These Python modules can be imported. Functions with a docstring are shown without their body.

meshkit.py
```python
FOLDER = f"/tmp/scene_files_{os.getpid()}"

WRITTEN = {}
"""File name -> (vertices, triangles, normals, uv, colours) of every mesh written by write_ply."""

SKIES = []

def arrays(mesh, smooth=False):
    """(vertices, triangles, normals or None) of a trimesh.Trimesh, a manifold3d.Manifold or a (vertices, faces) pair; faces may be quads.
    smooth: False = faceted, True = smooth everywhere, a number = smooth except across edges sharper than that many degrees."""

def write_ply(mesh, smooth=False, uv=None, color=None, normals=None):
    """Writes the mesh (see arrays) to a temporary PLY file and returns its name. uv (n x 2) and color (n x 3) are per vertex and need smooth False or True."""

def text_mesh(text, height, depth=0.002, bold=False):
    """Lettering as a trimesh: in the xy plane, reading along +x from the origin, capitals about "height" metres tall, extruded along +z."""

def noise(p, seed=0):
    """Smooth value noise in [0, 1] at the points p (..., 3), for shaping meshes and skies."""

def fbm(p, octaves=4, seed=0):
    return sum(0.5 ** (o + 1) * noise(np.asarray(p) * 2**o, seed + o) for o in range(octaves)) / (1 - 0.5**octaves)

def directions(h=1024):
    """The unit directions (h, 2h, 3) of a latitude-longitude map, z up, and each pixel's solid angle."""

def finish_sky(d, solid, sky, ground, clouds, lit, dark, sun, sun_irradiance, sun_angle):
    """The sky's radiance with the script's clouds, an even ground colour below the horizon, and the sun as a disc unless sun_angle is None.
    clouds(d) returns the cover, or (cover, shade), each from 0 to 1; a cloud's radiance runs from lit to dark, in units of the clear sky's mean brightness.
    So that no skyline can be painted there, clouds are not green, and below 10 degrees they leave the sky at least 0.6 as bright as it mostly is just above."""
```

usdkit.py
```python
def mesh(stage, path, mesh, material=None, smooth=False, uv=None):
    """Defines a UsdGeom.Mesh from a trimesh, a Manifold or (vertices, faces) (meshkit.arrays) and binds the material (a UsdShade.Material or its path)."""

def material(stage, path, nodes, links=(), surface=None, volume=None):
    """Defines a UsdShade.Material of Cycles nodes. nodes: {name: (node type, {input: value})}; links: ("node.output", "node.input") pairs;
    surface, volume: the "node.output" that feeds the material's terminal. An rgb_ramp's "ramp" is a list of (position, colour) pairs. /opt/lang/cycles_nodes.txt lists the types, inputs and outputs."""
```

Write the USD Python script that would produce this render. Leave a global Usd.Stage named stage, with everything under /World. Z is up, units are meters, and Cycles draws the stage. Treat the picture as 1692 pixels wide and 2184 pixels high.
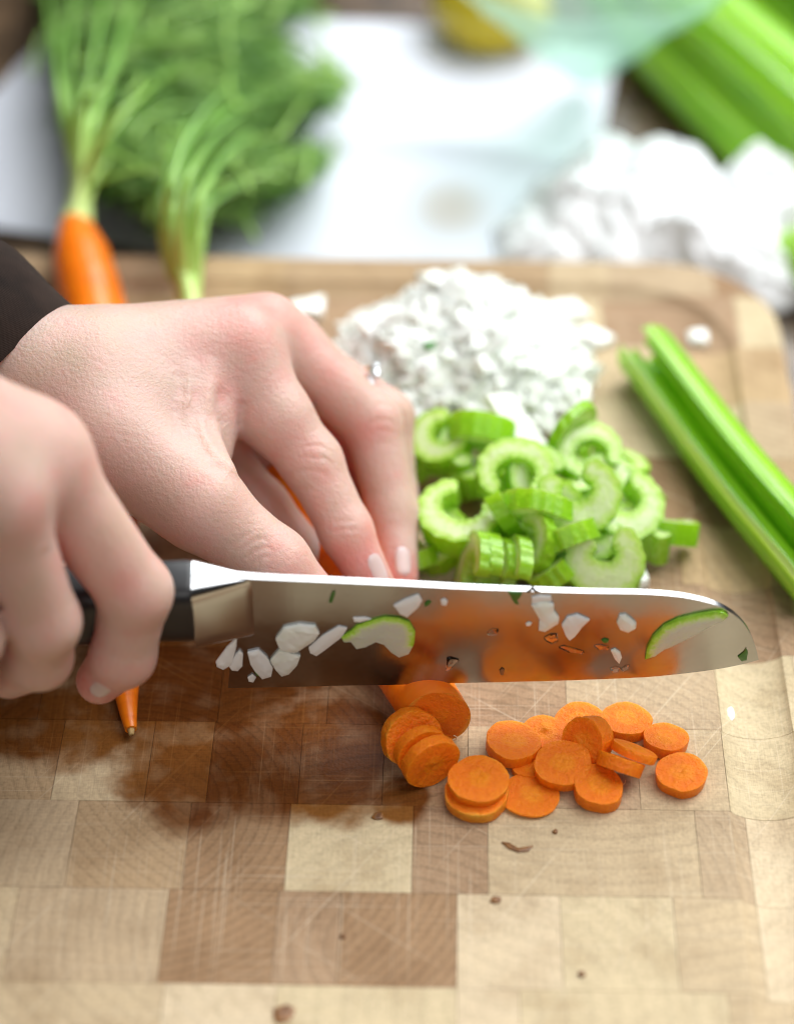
import math, random
import numpy as np, trimesh, shapely
from shapely.geometry import Polygon, Point, box as sbox
from scipy.spatial import cKDTree
import usdkit, meshkit
from pxr import Usd, UsdGeom, UsdLux, UsdShade, Gf, Sdf, Vt

rng = np.random.default_rng(7)
random.seed(7)
stage = Usd.Stage.CreateInMemory()
UsdGeom.SetStageUpAxis(stage, UsdGeom.Tokens.z)
UsdGeom.SetStageMetersPerUnit(stage, 1.0)
UsdGeom.Xform.Define(stage, '/World')
UsdGeom.Scope.Define(stage, '/World/Looks')

# ------------------------------------------------------------------ camera
# the picture is measured in units of 1692 x 2184; camera 0.5 m over the board, looking along +y and down
FD, CU, CV, HCAM = 5157.0, 846.0, 1092.0, 0.5
TH = math.atan(4060 / FD)
ST, CT = math.sin(TH), math.cos(TH)
cam = UsdGeom.Camera.Define(stage, '/World/camera')
cam.AddTranslateOp().Set(Gf.Vec3d(0, 0, HCAM))
cam.AddRotateXOp().Set(90 - math.degrees(TH))
cam.CreateHorizontalApertureAttr(36.0 * 1692 / 2184)
cam.CreateVerticalApertureAttr(36.0)
cam.CreateFocalLengthAttr(36.0 * FD / 2184)
cam.CreateFStopAttr(3.9)
cam.CreateFocusDistanceAttr(0.716)
cam.CreateClippingRangeAttr(Gf.Vec2f(0.05, 50))
cam.CreateExposureAttr(0.26)

# ------------------------------------------------------------------ light: a big window behind on the right, a soft ceiling, a dim room in front
def rect_light(name, pos, target, w, h, intensity, color):
    l = UsdLux.RectLight.Define(stage, '/World/' + name)
    l.CreateWidthAttr(w); l.CreateHeightAttr(h); l.CreateIntensityAttr(intensity); l.CreateColorAttr(Gf.Vec3f(*color))
    z = Gf.Vec3d(*pos) - Gf.Vec3d(*target); z.Normalize()
    up = Gf.Vec3d(0, 0, 1)
    x = Gf.Cross(up, z)
    if x.GetLength() < 1e-3: x = Gf.Vec3d(1, 0, 0)
    x.Normalize(); y = Gf.Cross(z, x)
    m = Gf.Matrix4d(x[0], x[1], x[2], 0, y[0], y[1], y[2], 0, z[0], z[1], z[2], 0, pos[0], pos[1], pos[2], 1)
    l.AddTransformOp().Set(m)
rect_light('window_light', (0.80, 1.85, 1.40), (0.05, 0.6, 0), 2.3, 1.3, 6.0, (0.94, 0.98, 1.0))
rect_light('ceiling_light', (0.75, 0.75, 1.60), (0.08, 0.62, 0), 1.7, 1.7, 3.5, (0.99, 0.99, 1.0))
rect_light('room_light', (-0.3, -1.3, 1.3), (0, 0.55, 0), 2.0, 1.4, 1.55, (1.0, 0.98, 0.96))

# ------------------------------------------------------------------ helpers
def ray(u, v):
    a, b = (u - CU) / FD, (v - CV) / FD
    return np.array([a, CT - ST * b, -ST - CT * b])
def G(u, v, z=0.0):                       # the point at height z seen at (u, v)
    d = ray(u, v); return np.array([0, 0, HCAM]) + d * ((z - HCAM) / d[2])
def C(u, v, Z):                           # the point at depth Z seen at (u, v)
    return np.array([0, 0, HCAM]) + ray(u, v) * Z
def cam_of(p):                            # world -> (right, down, depth)
    p = np.asarray(p, float); q = p - [0, 0, HCAM]
    return np.stack([q[..., 0], -ST * q[..., 1] - CT * q[..., 2], CT * q[..., 1] - ST * q[..., 2]], -1)
def world_of(q):
    q = np.asarray(q, float)
    return np.stack([q[..., 0], -ST * q[..., 1] + CT * q[..., 2], HCAM - CT * q[..., 1] - ST * q[..., 2]], -1)
def proj(p):
    q = cam_of(p); return np.stack([CU + FD * q[..., 0] / q[..., 2], CV + FD * q[..., 1] / q[..., 2]], -1), q[..., 2]

used = {}
def numbered(path):
    n = used.get(path, -1) + 1; used[path] = n
    return path if n == 0 else f'{path}_{n:03d}'
def tag(o, label=None, cat=None, group=None, kind=None):
    p = o.GetPrim() if hasattr(o, 'GetPrim') else o
    for k, v in (('label', label), ('category', cat), ('group', group), ('kind', kind)):
        if v: p.SetCustomDataByKey(k, v)
    return o
def xf(name, loc=(0, 0, 0), rotz=0, label=None, cat=None, group=None, kind=None, parent='/World'):
    x = UsdGeom.Xform.Define(stage, numbered(f'{parent}/{name}'))
    x.AddTranslateOp().Set(Gf.Vec3d(*map(float, loc)))
    if rotz: x.AddRotateZOp().Set(rotz)
    return tag(x, label, cat, group, kind)
def pp(parent):
    return '/World' if parent is None else str(parent.GetPrim().GetPath())
def obj(name, mesh, mat, parent=None, smooth=False, matrix=None, prim=None, **tags):
    m = usdkit.mesh(stage, numbered(f'{pp(parent)}/{name}'), mesh, mat, smooth=smooth)
    if matrix is not None: m.AddTransformOp().Set(Gf.Matrix4d(*np.asarray(matrix, float).T.ravel().tolist()))
    return tag(m, tags.get('label'), tags.get('cat'), tags.get('group'), tags.get('kind'))
def primvar(m, name, values):
    UsdGeom.PrimvarsAPI(m).CreatePrimvar(name, Sdf.ValueTypeNames.FloatArray, 'vertex').Set(Vt.FloatArray.FromNumpy(np.asarray(values, np.float32)))
def mat(name, nodes, links=(), surface='p.BSDF', volume=None):
    return usdkit.material(stage, '/World/Looks/' + name, nodes, links, surface=surface, volume=volume)
def local(mesh):                          # vertices about their own base; returns (mesh, translation)
    v = np.asarray(mesh.vertices); c = v.mean(0); c[2] = v[:, 2].min()
    return trimesh.Trimesh(v - c, mesh.faces, process=False), c
def frame_of(n, spin=0.0, c=(0, 0, 0)):   # matrix whose z axis is n
    n = np.asarray(n, float); n = n / np.linalg.norm(n)
    a = np.array([1.0, 0, 0]) if abs(n[0]) < 0.9 else np.array([0, 1.0, 0])
    x = a - n * (a @ n); x /= np.linalg.norm(x); y = np.cross(n, x)
    cs, sn = math.cos(spin), math.sin(spin)
    M = np.eye(4); M[:3, 0] = cs * x + sn * y; M[:3, 1] = -sn * x + cs * y; M[:3, 2] = n; M[:3, 3] = c
    return M
def tube(pts, radii, n=10, caps=True):
    pts = np.asarray(pts, float); radii = np.broadcast_to(np.asarray(radii, float), (len(pts),))
    t = np.gradient(pts, axis=0); t /= np.linalg.norm(t, axis=1, keepdims=True) + 1e-12
    a = np.array([0, 0, 1.0]) if abs(t[0, 2]) < 0.9 else np.array([1.0, 0, 0])
    V = []
    for i in range(len(pts)):
        x = a - t[i] * (a @ t[i]); x /= np.linalg.norm(x); y = np.cross(t[i], x); a = x
        ang = np.arange(n) / n * 2 * math.pi
        V.append(pts[i] + radii[i] * (np.cos(ang)[:, None] * x + np.sin(ang)[:, None] * y))
    V = np.vstack(V); F = []
    k = np.arange(n); k1 = (k + 1) % n
    for i in range(len(pts) - 1):
        b, c = i * n, (i + 1) * n
        F += [np.stack([b + k, b + k1, c + k1], 1), np.stack([b + k, c + k1, c + k], 1)]
    F = np.vstack(F)
    if caps:
        m0, m1 = len(V), len(V) + 1
        V = np.vstack([V, pts[0], pts[-1]])
        F = np.vstack([F, np.stack([np.full(n, m0), k1, k], 1), np.stack([np.full(n, m1), (len(pts) - 1) * n + k, (len(pts) - 1) * n + k1], 1)])
    return trimesh.Trimesh(V, F, process=False)
def grid_faces(nu, nv, wrap_u=False):
    i, j = np.meshgrid(np.arange(nu if wrap_u else nu - 1), np.arange(nv - 1), indexing='ij')
    a = i * nv + j; b = ((i + 1) % nu) * nv + j
    a, b = a.ravel(), b.ravel()
    return np.vstack([np.stack([a, b, b + 1], 1), np.stack([a, b + 1, a + 1], 1)])
def spline(pts, n):
    pts = np.asarray(pts, float); d = np.r_[0, np.cumsum(np.linalg.norm(np.diff(pts, axis=0), axis=1))]
    from scipy.interpolate import PchipInterpolator
    return PchipInterpolator(d, pts)(np.linspace(0, d[-1], n))
def cat_mesh(ms):
    return trimesh.util.concatenate(ms)

# ------------------------------------------------------------------ materials
def simple(name, color, rough=0.5, **kw):
    return mat(name, {'p': ('principled_bsdf', {'base_color': color, 'roughness': rough, **kw})})

def wood_mat(i, tone, ring_c, ring_s, contrast, dark=1.0):
    base = np.array(tone)
    nodes = {
        'g': ('geometry', {}),
        # growth rings of the end grain
        'mp': ('mapping', {'mapping_type': 'point', 'location': ring_c, 'scale': (1, 1, 0)}),
        'rings': ('wave_texture', {'wave_type': 'rings', 'rings_direction': 'z', 'profile': 'saw', 'scale': ring_s, 'distortion': 1.6, 'detail': 3.0, 'detail_scale': 9.0, 'detail_roughness': 0.6}),
        'rr': ('rgb_ramp', {'ramp': [(0.0, (1, 1, 1)), (0.6, (0.97,) * 3), (0.88, (1 - contrast,) * 3), (1.0, (0.97,) * 3)]}),
        # broad colour drift, pores
        'n1': ('noise_texture', {'scale': 38.0, 'detail': 5.0, 'roughness': 0.6}),
        'r1': ('rgb_ramp', {'ramp': [(0.3, (0.80, 0.76, 0.72)), (0.5, (1, 1, 1)), (0.72, (1.10, 1.10, 1.09))]}),
        'n2': ('noise_texture', {'scale': 900.0, 'detail': 3.0}),
        'r2': ('rgb_ramp', {'ramp': [(0.32, (0.86,) * 3), (0.5, (1,) * 3), (0.7, (1.07,) * 3)]}),
        'm1': ('mix_color', {'blend_type': 'multiply', 'fac': 1.0, 'b': tuple(base), 'use_clamp': False}),
        'm2': ('mix_color', {'blend_type': 'multiply', 'fac': 1.0, 'use_clamp': False}),
        'm3': ('mix_color', {'blend_type': 'multiply', 'fac': 1.0, 'use_clamp': False}),
        # knife scratches: four directions of long thin streaks
        'p': ('principled_bsdf', {'roughness': 0.62, 'specular_ior_level': 0.07}),
        'bump': ('bump', {'strength': 0.25, 'distance': 0.0006}),
    }
    links = [('g.position', 'mp.vector'), ('mp.vector', 'rings.vector'), ('rings.fac', 'rr.fac'), ('g.position', 'n1.vector'), ('n1.fac', 'r1.fac'),
             ('g.position', 'n2.vector'), ('n2.fac', 'r2.fac'), ('rr.color', 'm1.a'), ('m1.result', 'm2.a'), ('r1.color', 'm2.b'),
             ('m2.result', 'm3.a'), ('r2.color', 'm3.b')]
    prev = 'm3.result'
    for k, (ang, sc, thr) in enumerate(((0.02, (1500, 14, 1), 0.66), (1.58, (1600, 16, 1), 0.67), (0.60, (900, 9, 1), 0.70), (-0.9, (800, 8, 1), 0.715))):
        nodes[f'sr{k}'] = ('mapping', {'mapping_type': 'point', 'rotation': (0, 0, ang)})
        nodes[f'ss{k}'] = ('mapping', {'mapping_type': 'point', 'scale': sc})
        nodes[f'sn{k}'] = ('noise_texture', {'scale': 1.0, 'detail': 1.5, 'roughness': 0.5})
        nodes[f'sx{k}'] = ('map_range', {'range_type': 'smoothstep', 'from_min': thr - 0.04, 'from_max': thr + 0.05, 'to_min': 0.0, 'to_max': 0.30, 'clamp': True})
        nodes[f'sm{k}'] = ('mix_color', {'blend_type': 'mix', 'b': (0.62, 0.52, 0.38)})
        links += [('g.position', f'sr{k}.vector'), (f'sr{k}.vector', f'ss{k}.vector'), (f'ss{k}.vector', f'sn{k}.vector'), (f'sn{k}.fac', f'sx{k}.value'),
                  (f'sx{k}.result', f'sm{k}.fac'), (prev, f'sm{k}.a')]
        prev = f'sm{k}.result'
    for k, sc in enumerate(((3600, 110, 1), (110, 3600, 1))):
        nodes |= {f'hs{k}': ('mapping', {'mapping_type': 'point', 'scale': sc}), f'hn{k}': ('noise_texture', {'scale': 1.0, 'detail': 1.0}),
                  f'hr{k}': ('rgb_ramp', {'ramp': [(0.25, (0.90,) * 3), (0.5, (1,) * 3), (0.75, (1.08,) * 3)]}), f'hm{k}': ('mix_color', {'blend_type': 'multiply', 'fac': 1.0, 'use_clamp': False})}
        links += [('g.position', f'hs{k}.vector'), (f'hs{k}.vector', f'hn{k}.vector'), (f'hn{k}.fac', f'hr{k}.fac'), (prev, f'hm{k}.a'), (f'hr{k}.color', f'hm{k}.b')]
        prev = f'hm{k}.result'
    # the puddle of carrot and celery juice that has soaked in on the left of the cut carrot
    spots = [((650, 1610), 0.033, 0.033), ((430, 1430), 0.055, 0.036), ((90, 1540), 0.050, 0.022), ((420, 1590), 0.030, 0.036), ((860, 1700), 0.010, 0.012)]
    pw = None
    for k, ((u_, v_), rx_, ry_) in enumerate(spots):
        c_ = G(u_, v_)
        nodes[f'wm{k}'] = ('mapping', {'mapping_type': 'point', 'location': (-c_[0] / rx_, -c_[1] / ry_, 0), 'scale': (1 / rx_, 1 / ry_, 0)})
        nodes[f'wl{k}'] = ('vector_math', {'math_type': 'length'})
        links += [('g.position', f'wm{k}.vector'), (f'wm{k}.vector', f'wl{k}.vector1')]
        if pw is not None:
            nodes[f'wx{k}'] = ('math', {'math_type': 'smoothmin', 'value3': 0.25}); links += [(pw, f'wx{k}.value1'), (f'wl{k}.value', f'wx{k}.value2')]; pw = f'wx{k}.value'
        else: pw = f'wl{k}.value'
    nodes |= {
        'wn': ('noise_texture', {'scale': 34.0, 'detail': 4.0, 'roughness': 0.55}),
        'wn2': ('noise_texture', {'scale': 90.0, 'detail': 2.0, 'roughness': 0.5}),
        'wa': ('math', {'math_type': 'multiply_add', 'value2': 1.15, 'value3': -0.56}),
        'ws': ('math', {'math_type': 'add'}),
        'wr': ('map_range', {'range_type': 'smoothstep', 'from_min': 0.72, 'from_max': 1.04, 'to_min': 1.0, 'to_max': 0.0, 'clamp': True}),
        'wr2': ('map_range', {'range_type': 'smoothstep', 'from_min': 0.30, 'from_max': 0.55, 'to_min': 0.80, 'to_max': 1.0, 'clamp': True}),
        'wf': ('math', {'math_type': 'multiply'}),
        'wet': ('mix_color', {'blend_type': 'multiply', 'b': (0.36, 0.175, 0.060)}),
        'rgh': ('map_range', {'from_min': 0.0, 'from_max': 1.0, 'to_min': 0.62, 'to_max': 0.42, 'clamp': True}),
    }
    links += [('g.position', 'wn.vector'), ('wn.fac', 'wa.value1'), (pw, 'ws.value1'),
              ('wa.value', 'ws.value2'), ('ws.value', 'wr.value'), ('g.position', 'wn2.vector'), ('wn2.fac', 'wr2.value'), ('wr.result', 'wf.value1'),
              ('wr2.result', 'wf.value2'), ('wf.value', 'wet.fac'), (prev, 'wet.a'), ('wf.value', 'rgh.value'), ('rgh.result', 'p.roughness')]
    prev = 'wet.result'
    # small brown stains and food marks
    nodes |= {
        'dn': ('noise_texture', {'scale': 46.0, 'detail': 4.0, 'roughness': 0.65}),
        'dr': ('map_range', {'range_type': 'smoothstep', 'from_min': 0.70, 'from_max': 0.735, 'to_min': 0.0, 'to_max': 0.6, 'clamp': True}),
        'dm': ('mix_color', {'blend_type': 'multiply', 'b': (0.50, 0.28, 0.13)}),
    }
    links += [('g.position', 'dn.vector'), ('dn.fac', 'dr.value'), ('dr.result', 'dm.fac'), (prev, 'dm.a'), ('dm.result', 'p.base_color'),
              ('n2.fac', 'bump.height'), ('bump.normal', 'p.normal')]
    return mat(f'maple_{i}', nodes, links)

TONES = [(0.46, 0.365, 0.235), (0.37, 0.265, 0.158), (0.51, 0.425, 0.275), (0.29, 0.185, 0.105), (0.42, 0.305, 0.175), (0.41, 0.315, 0.205), (0.33, 0.225, 0.140), (0.54, 0.445, 0.305)]
TONES = [(r * 1.02, g * 0.985, b * 0.95) for r, g, b in TONES]
M_WOOD = []
for i, t in enumerate(TONES):
    a = rng.uniform(0, 6.28); r = rng.uniform(0.03, 0.09)
    M_WOOD.append(wood_mat(i, t, (-0.0 + r * math.cos(a), -0.5 + r * math.sin(a), 0), [54, 90, 46, 100, 60, 85, 70, 50][i], [0.12, 0.18, 0.10, 0.24, 0.14, 0.15, 0.20, 0.09][i]))

M_GRANITE = mat('brown_granite', {
    'g': ('geometry', {}), 'v': ('voronoi_texture', {'scale': 160.0, 'feature': 'f1'}), 'n': ('noise_texture', {'scale': 40.0, 'detail': 6.0, 'roughness': 0.7}),
    'r': ('rgb_ramp', {'ramp': [(0.25, (0.012, 0.009, 0.006)), (0.45, (0.075, 0.045, 0.024)), (0.6, (0.14, 0.085, 0.045)), (0.8, (0.22, 0.15, 0.09))]}),
    'vr': ('rgb_ramp', {'ramp': [(0.0, (0.35,) * 3), (0.5, (0.9,) * 3), (1.0, (1.3,) * 3)]}),
    'm': ('mix_color', {'blend_type': 'multiply', 'fac': 0.8, 'use_clamp': False}), 'p': ('principled_bsdf', {'roughness': 0.28})},
    [('g.position', 'v.vector'), ('g.position', 'n.vector'), ('n.fac', 'r.fac'), ('v.color', 'vr.fac'), ('r.color', 'm.a'), ('vr.color', 'm.b'), ('m.result', 'p.base_color')])

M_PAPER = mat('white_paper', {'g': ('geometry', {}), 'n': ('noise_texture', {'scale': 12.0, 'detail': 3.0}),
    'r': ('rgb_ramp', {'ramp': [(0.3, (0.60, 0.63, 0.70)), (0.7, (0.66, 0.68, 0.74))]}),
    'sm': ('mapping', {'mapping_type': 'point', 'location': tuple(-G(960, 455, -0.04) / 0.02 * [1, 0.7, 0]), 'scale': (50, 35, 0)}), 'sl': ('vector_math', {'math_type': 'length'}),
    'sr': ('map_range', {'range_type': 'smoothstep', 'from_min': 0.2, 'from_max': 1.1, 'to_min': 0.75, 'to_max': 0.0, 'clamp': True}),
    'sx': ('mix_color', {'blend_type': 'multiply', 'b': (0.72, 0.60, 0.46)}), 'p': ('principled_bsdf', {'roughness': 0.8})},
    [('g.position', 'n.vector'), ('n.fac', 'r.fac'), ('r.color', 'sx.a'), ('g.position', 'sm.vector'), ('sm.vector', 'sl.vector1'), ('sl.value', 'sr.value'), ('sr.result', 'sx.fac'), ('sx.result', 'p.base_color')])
M_TOWEL = mat('paper_towel', {'g': ('geometry', {}), 'v': ('voronoi_texture', {'scale': 420.0}), 'b': ('bump', {'strength': 0.3, 'distance': 0.0006}),
    'p': ('principled_bsdf', {'base_color': (0.97, 0.98, 0.99), 'roughness': 0.9}), 't': ('translucent_bsdf', {'color': (0.95, 0.97, 0.99)}), 'x': ('mix_closure', {'fac': 0.15})},
    [('g.position', 'v.vector'), ('v.distance', 'b.height'), ('b.normal', 'p.normal'), ('p.BSDF', 'x.closure1'), ('t.BSDF', 'x.closure2')], surface='x.closure')

def carrot_mat(name, cut):
    nodes = {'t': ('texture_coordinate', {}), 'sep': ('separate_xyz', {}), 'r2': ('vector_math', {'math_type': 'length'}), 'fl': ('mapping', {'mapping_type': 'point', 'scale': (1, 1, 0)}),
             'n': ('noise_texture', {'scale': 700.0, 'detail': 4.0, 'roughness': 0.7}), 'n1': ('noise_texture', {'scale': 120.0, 'detail': 3.0}),
             'cr': ('rgb_ramp', {'ramp': [(0.0, (0.93, 0.23, 0.006)), (0.26, (0.93, 0.225, 0.004)), (0.40, (0.91, 0.175, 0.003)), (0.62, (0.94, 0.185, 0.004)), (0.90, (0.95, 0.20, 0.004)), (1.0, (0.96, 0.34, 0.03))]}),
             'rs': ('math', {'math_type': 'multiply_add', 'value2': 100.0}), 'nd': ('math', {'math_type': 'multiply_add', 'value2': 0.5, 'value3': -0.25}),
             'nr': ('rgb_ramp', {'ramp': [(0.25, (0.90, 0.76, 0.7)), (0.5, (1, 1, 1)), (0.75, (1.05, 1.35, 2.0))]}),
             'm': ('mix_color', {'blend_type': 'multiply', 'fac': 0.85, 'use_clamp': False}), 'b': ('bump', {'strength': 0.8, 'distance': 0.0012}),
             'p': ('principled_bsdf', {'roughness': 0.42, 'specular_ior_level': 0.3, 'subsurface_weight': 0.25, 'subsurface_scale': 0.003, 'subsurface_radius': (1.0, 0.4, 0.1)})}
    links = [('t.object', 'fl.vector'), ('fl.vector', 'r2.vector1'), ('t.object', 'n1.vector'), ('n1.fac', 'nd.value1'), ('nd.value', 'rs.value3'), ('r2.value', 'rs.value1'), ('rs.value', 'cr.fac'), ('t.object', 'n.vector'), ('n.fac', 'nr.fac'),
             ('cr.color', 'm.a'), ('nr.color', 'm.b'), ('m.result', 'p.base_color'), ('n.fac', 'b.height'), ('b.normal', 'p.normal')]
    return mat(name, nodes, links)
M_CARROT_CUT = carrot_mat('carrot_flesh', True)
M_CARROT_SKIN = mat('carrot_skin', {'t': ('texture_coordinate', {}), 'mp': ('mapping', {'mapping_type': 'point', 'scale': (60, 60, 300)}), 'n': ('noise_texture', {'scale': 1.0, 'detail': 4.0}),
    'r': ('rgb_ramp', {'ramp': [(0.22, (0.72, 0.13, 0.006)), (0.42, (0.86, 0.175, 0.005)), (0.6, (0.90, 0.20, 0.006)), (0.8, (0.90, 0.27, 0.02))]}),
    'n2': ('noise_texture', {'scale': 160.0, 'detail': 3.0}), 's2': ('map_range', {'range_type': 'smoothstep', 'from_min': 0.68, 'from_max': 0.76, 'to_min': 0.0, 'to_max': 0.6, 'clamp': True}),
    'mx': ('mix_color', {'b': (0.30, 0.11, 0.02)}),
    'b': ('bump', {'strength': 0.22, 'distance': 0.0010}), 'p': ('principled_bsdf', {'roughness': 0.33, 'subsurface_weight': 0.2, 'subsurface_scale': 0.003, 'subsurface_radius': (1.0, 0.4, 0.1)})},
    [('t.object', 'mp.vector'), ('mp.vector', 'n.vector'), ('n.fac', 'r.fac'), ('t.object', 'n2.vector'), ('n2.fac', 's2.value'), ('s2.result', 'mx.fac'), ('r.color', 'mx.a'), ('mx.result', 'p.base_color'), ('n.fac', 'b.height'), ('b.normal', 'p.normal')])
# celery: "rind" runs from 0 on the green outer skin to 1 in the pale middle of the flesh
M_CELERY = mat('celery', {'a': ('attribute', {'attribute': 'rind'}), 't': ('texture_coordinate', {}), 'n': ('noise_texture', {'scale': 620.0, 'detail': 3.0}),
    'ad': ('math', {'math_type': 'multiply_add', 'value2': 0.9, 'value3': -0.45}), 's': ('math', {'math_type': 'add', 'use_clamp': True}),
    'r': ('rgb_ramp', {'ramp': [(0.0, (0.27, 0.58, 0.014)), (0.18, (0.36, 0.68, 0.035)), (0.42, (0.50, 0.78, 0.13)), (0.75, (0.62, 0.84, 0.25)), (1.0, (0.74, 0.89, 0.44))]}),
    'b': ('bump', {'strength': 0.4, 'distance': 0.0008}),
    'p': ('principled_bsdf', {'roughness': 0.26, 'subsurface_weight': 0.25, 'subsurface_scale': 0.003, 'subsurface_radius': (0.7, 1.0, 0.3)}), 'tl': ('translucent_bsdf', {}), 'x': ('mix_closure', {'fac': 0.28})},
    [('p.BSDF', 'x.closure1'), ('tl.BSDF', 'x.closure2'), ('r.color', 'tl.color'), ('t.object', 'n.vector'), ('n.fac', 'ad.value1'), ('ad.value', 's.value1'), ('a.fac', 's.value2'), ('s.value', 'r.fac'), ('r.color', 'p.base_color'), ('n.fac', 'b.height'), ('b.normal', 'p.normal')], surface='x.closure')
M_CELERY_FILM = mat('celery_film', {'a': ('attribute', {'attribute': 'rind'}), 't': ('texture_coordinate', {}), 'n': ('noise_texture', {'scale': 900.0, 'detail': 3.0}),
    'ad': ('math', {'math_type': 'multiply_add', 'value2': 0.8, 'value3': -0.4}), 's': ('math', {'math_type': 'add', 'use_clamp': True}),
    'r': ('rgb_ramp', {'ramp': [(0.0, (0.30, 0.62, 0.03)), (0.30, (0.46, 0.76, 0.10)), (0.55, (0.70, 0.84, 0.42)), (1.0, (0.86, 0.90, 0.80))]}),
    'tf': ('map_range', {'from_min': 0.3, 'from_max': 1.0, 'to_min': 0.0, 'to_max': 0.45, 'clamp': True}), 'b': ('bump', {'strength': 0.6, 'distance': 0.0006}),
    'p': ('principled_bsdf', {'roughness': 0.2}), 'tr': ('transparent_bsdf', {}), 'x': ('mix_closure', {})},
    [('t.object', 'n.vector'), ('n.fac', 'ad.value1'), ('ad.value', 's.value1'), ('a.fac', 's.value2'), ('s.value', 'r.fac'), ('r.color', 'p.base_color'), ('n.fac', 'b.height'), ('b.normal', 'p.normal'),
     ('s.value', 'tf.value'), ('tf.result', 'x.fac'), ('p.BSDF', 'x.closure1'), ('tr.BSDF', 'x.closure2')], surface='x.closure')
M_STALK = mat('celery_skin', {'t': ('texture_coordinate', {}), 'mp': ('mapping', {'mapping_type': 'point', 'scale': (700, 700, 9)}), 'n': ('noise_texture', {'scale': 1.0, 'detail': 3.0}),
    'r': ('rgb_ramp', {'ramp': [(0.3, (0.14, 0.37, 0.008)), (0.5, (0.21, 0.48, 0.015)), (0.7, (0.32, 0.60, 0.04))]}),
    'b': ('bump', {'strength': 0.5, 'distance': 0.0007}),
    'p': ('principled_bsdf', {'roughness': 0.27, 'subsurface_weight': 0.3, 'subsurface_scale': 0.004, 'subsurface_radius': (0.6, 1.0, 0.2)})},
    [('t.object', 'mp.vector'), ('mp.vector', 'n.vector'), ('n.fac', 'r.fac'), ('r.color', 'p.base_color'), ('n.fac', 'b.height'), ('b.normal', 'p.normal')])
M_ONION = mat('onion', {'t': ('texture_coordinate', {}), 'n': ('noise_texture', {'scale': 220.0, 'detail': 2.0}),
    'r': ('rgb_ramp', {'ramp': [(0.3, (0.92, 0.97, 0.88)), (0.6, (0.96, 0.985, 0.955))]}),
    'p': ('principled_bsdf', {'roughness': 0.22}), 'tl': ('translucent_bsdf', {}), 'x': ('mix_closure', {'fac': 0.15})},
    [('t.object', 'n.vector'), ('n.fac', 'r.fac'), ('r.color', 'p.base_color'), ('r.color', 'tl.color'), ('p.BSDF', 'x.closure1'), ('tl.BSDF', 'x.closure2')], surface='x.closure')
M_ONION_THIN = mat('onion_thin', {'p': ('principled_bsdf', {'base_color': (0.93, 0.94, 0.95), 'roughness': 0.25}), 'tr': ('transparent_bsdf', {}), 'x': ('mix_closure', {'fac': 0.10})},
    [('p.BSDF', 'x.closure1'), ('tr.BSDF', 'x.closure2')], surface='x.closure')
M_ONION_FILM = mat('onion_film', {'p': ('principled_bsdf', {'base_color': (0.9, 0.95, 0.88), 'roughness': 0.15}), 'tr': ('transparent_bsdf', {'color': (0.97, 0.99, 0.95)}), 'x': ('mix_closure', {'fac': 0.8})},
    [('p.BSDF', 'x.closure1'), ('tr.BSDF', 'x.closure2')], surface='x.closure')
M_WATER = mat('moisture', {'gl': ('glossy_bsdf', {'roughness': 0.08, 'color': (0.9, 0.9, 0.9)}), 'tr': ('transparent_bsdf', {'color': (0.93, 0.91, 0.9)}), 'f': ('fresnel', {'IOR': 1.34}), 'x': ('mix_closure', {})},
    [('f.fac', 'x.fac'), ('tr.BSDF', 'x.closure1'), ('gl.BSDF', 'x.closure2')], surface='x.closure')
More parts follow.
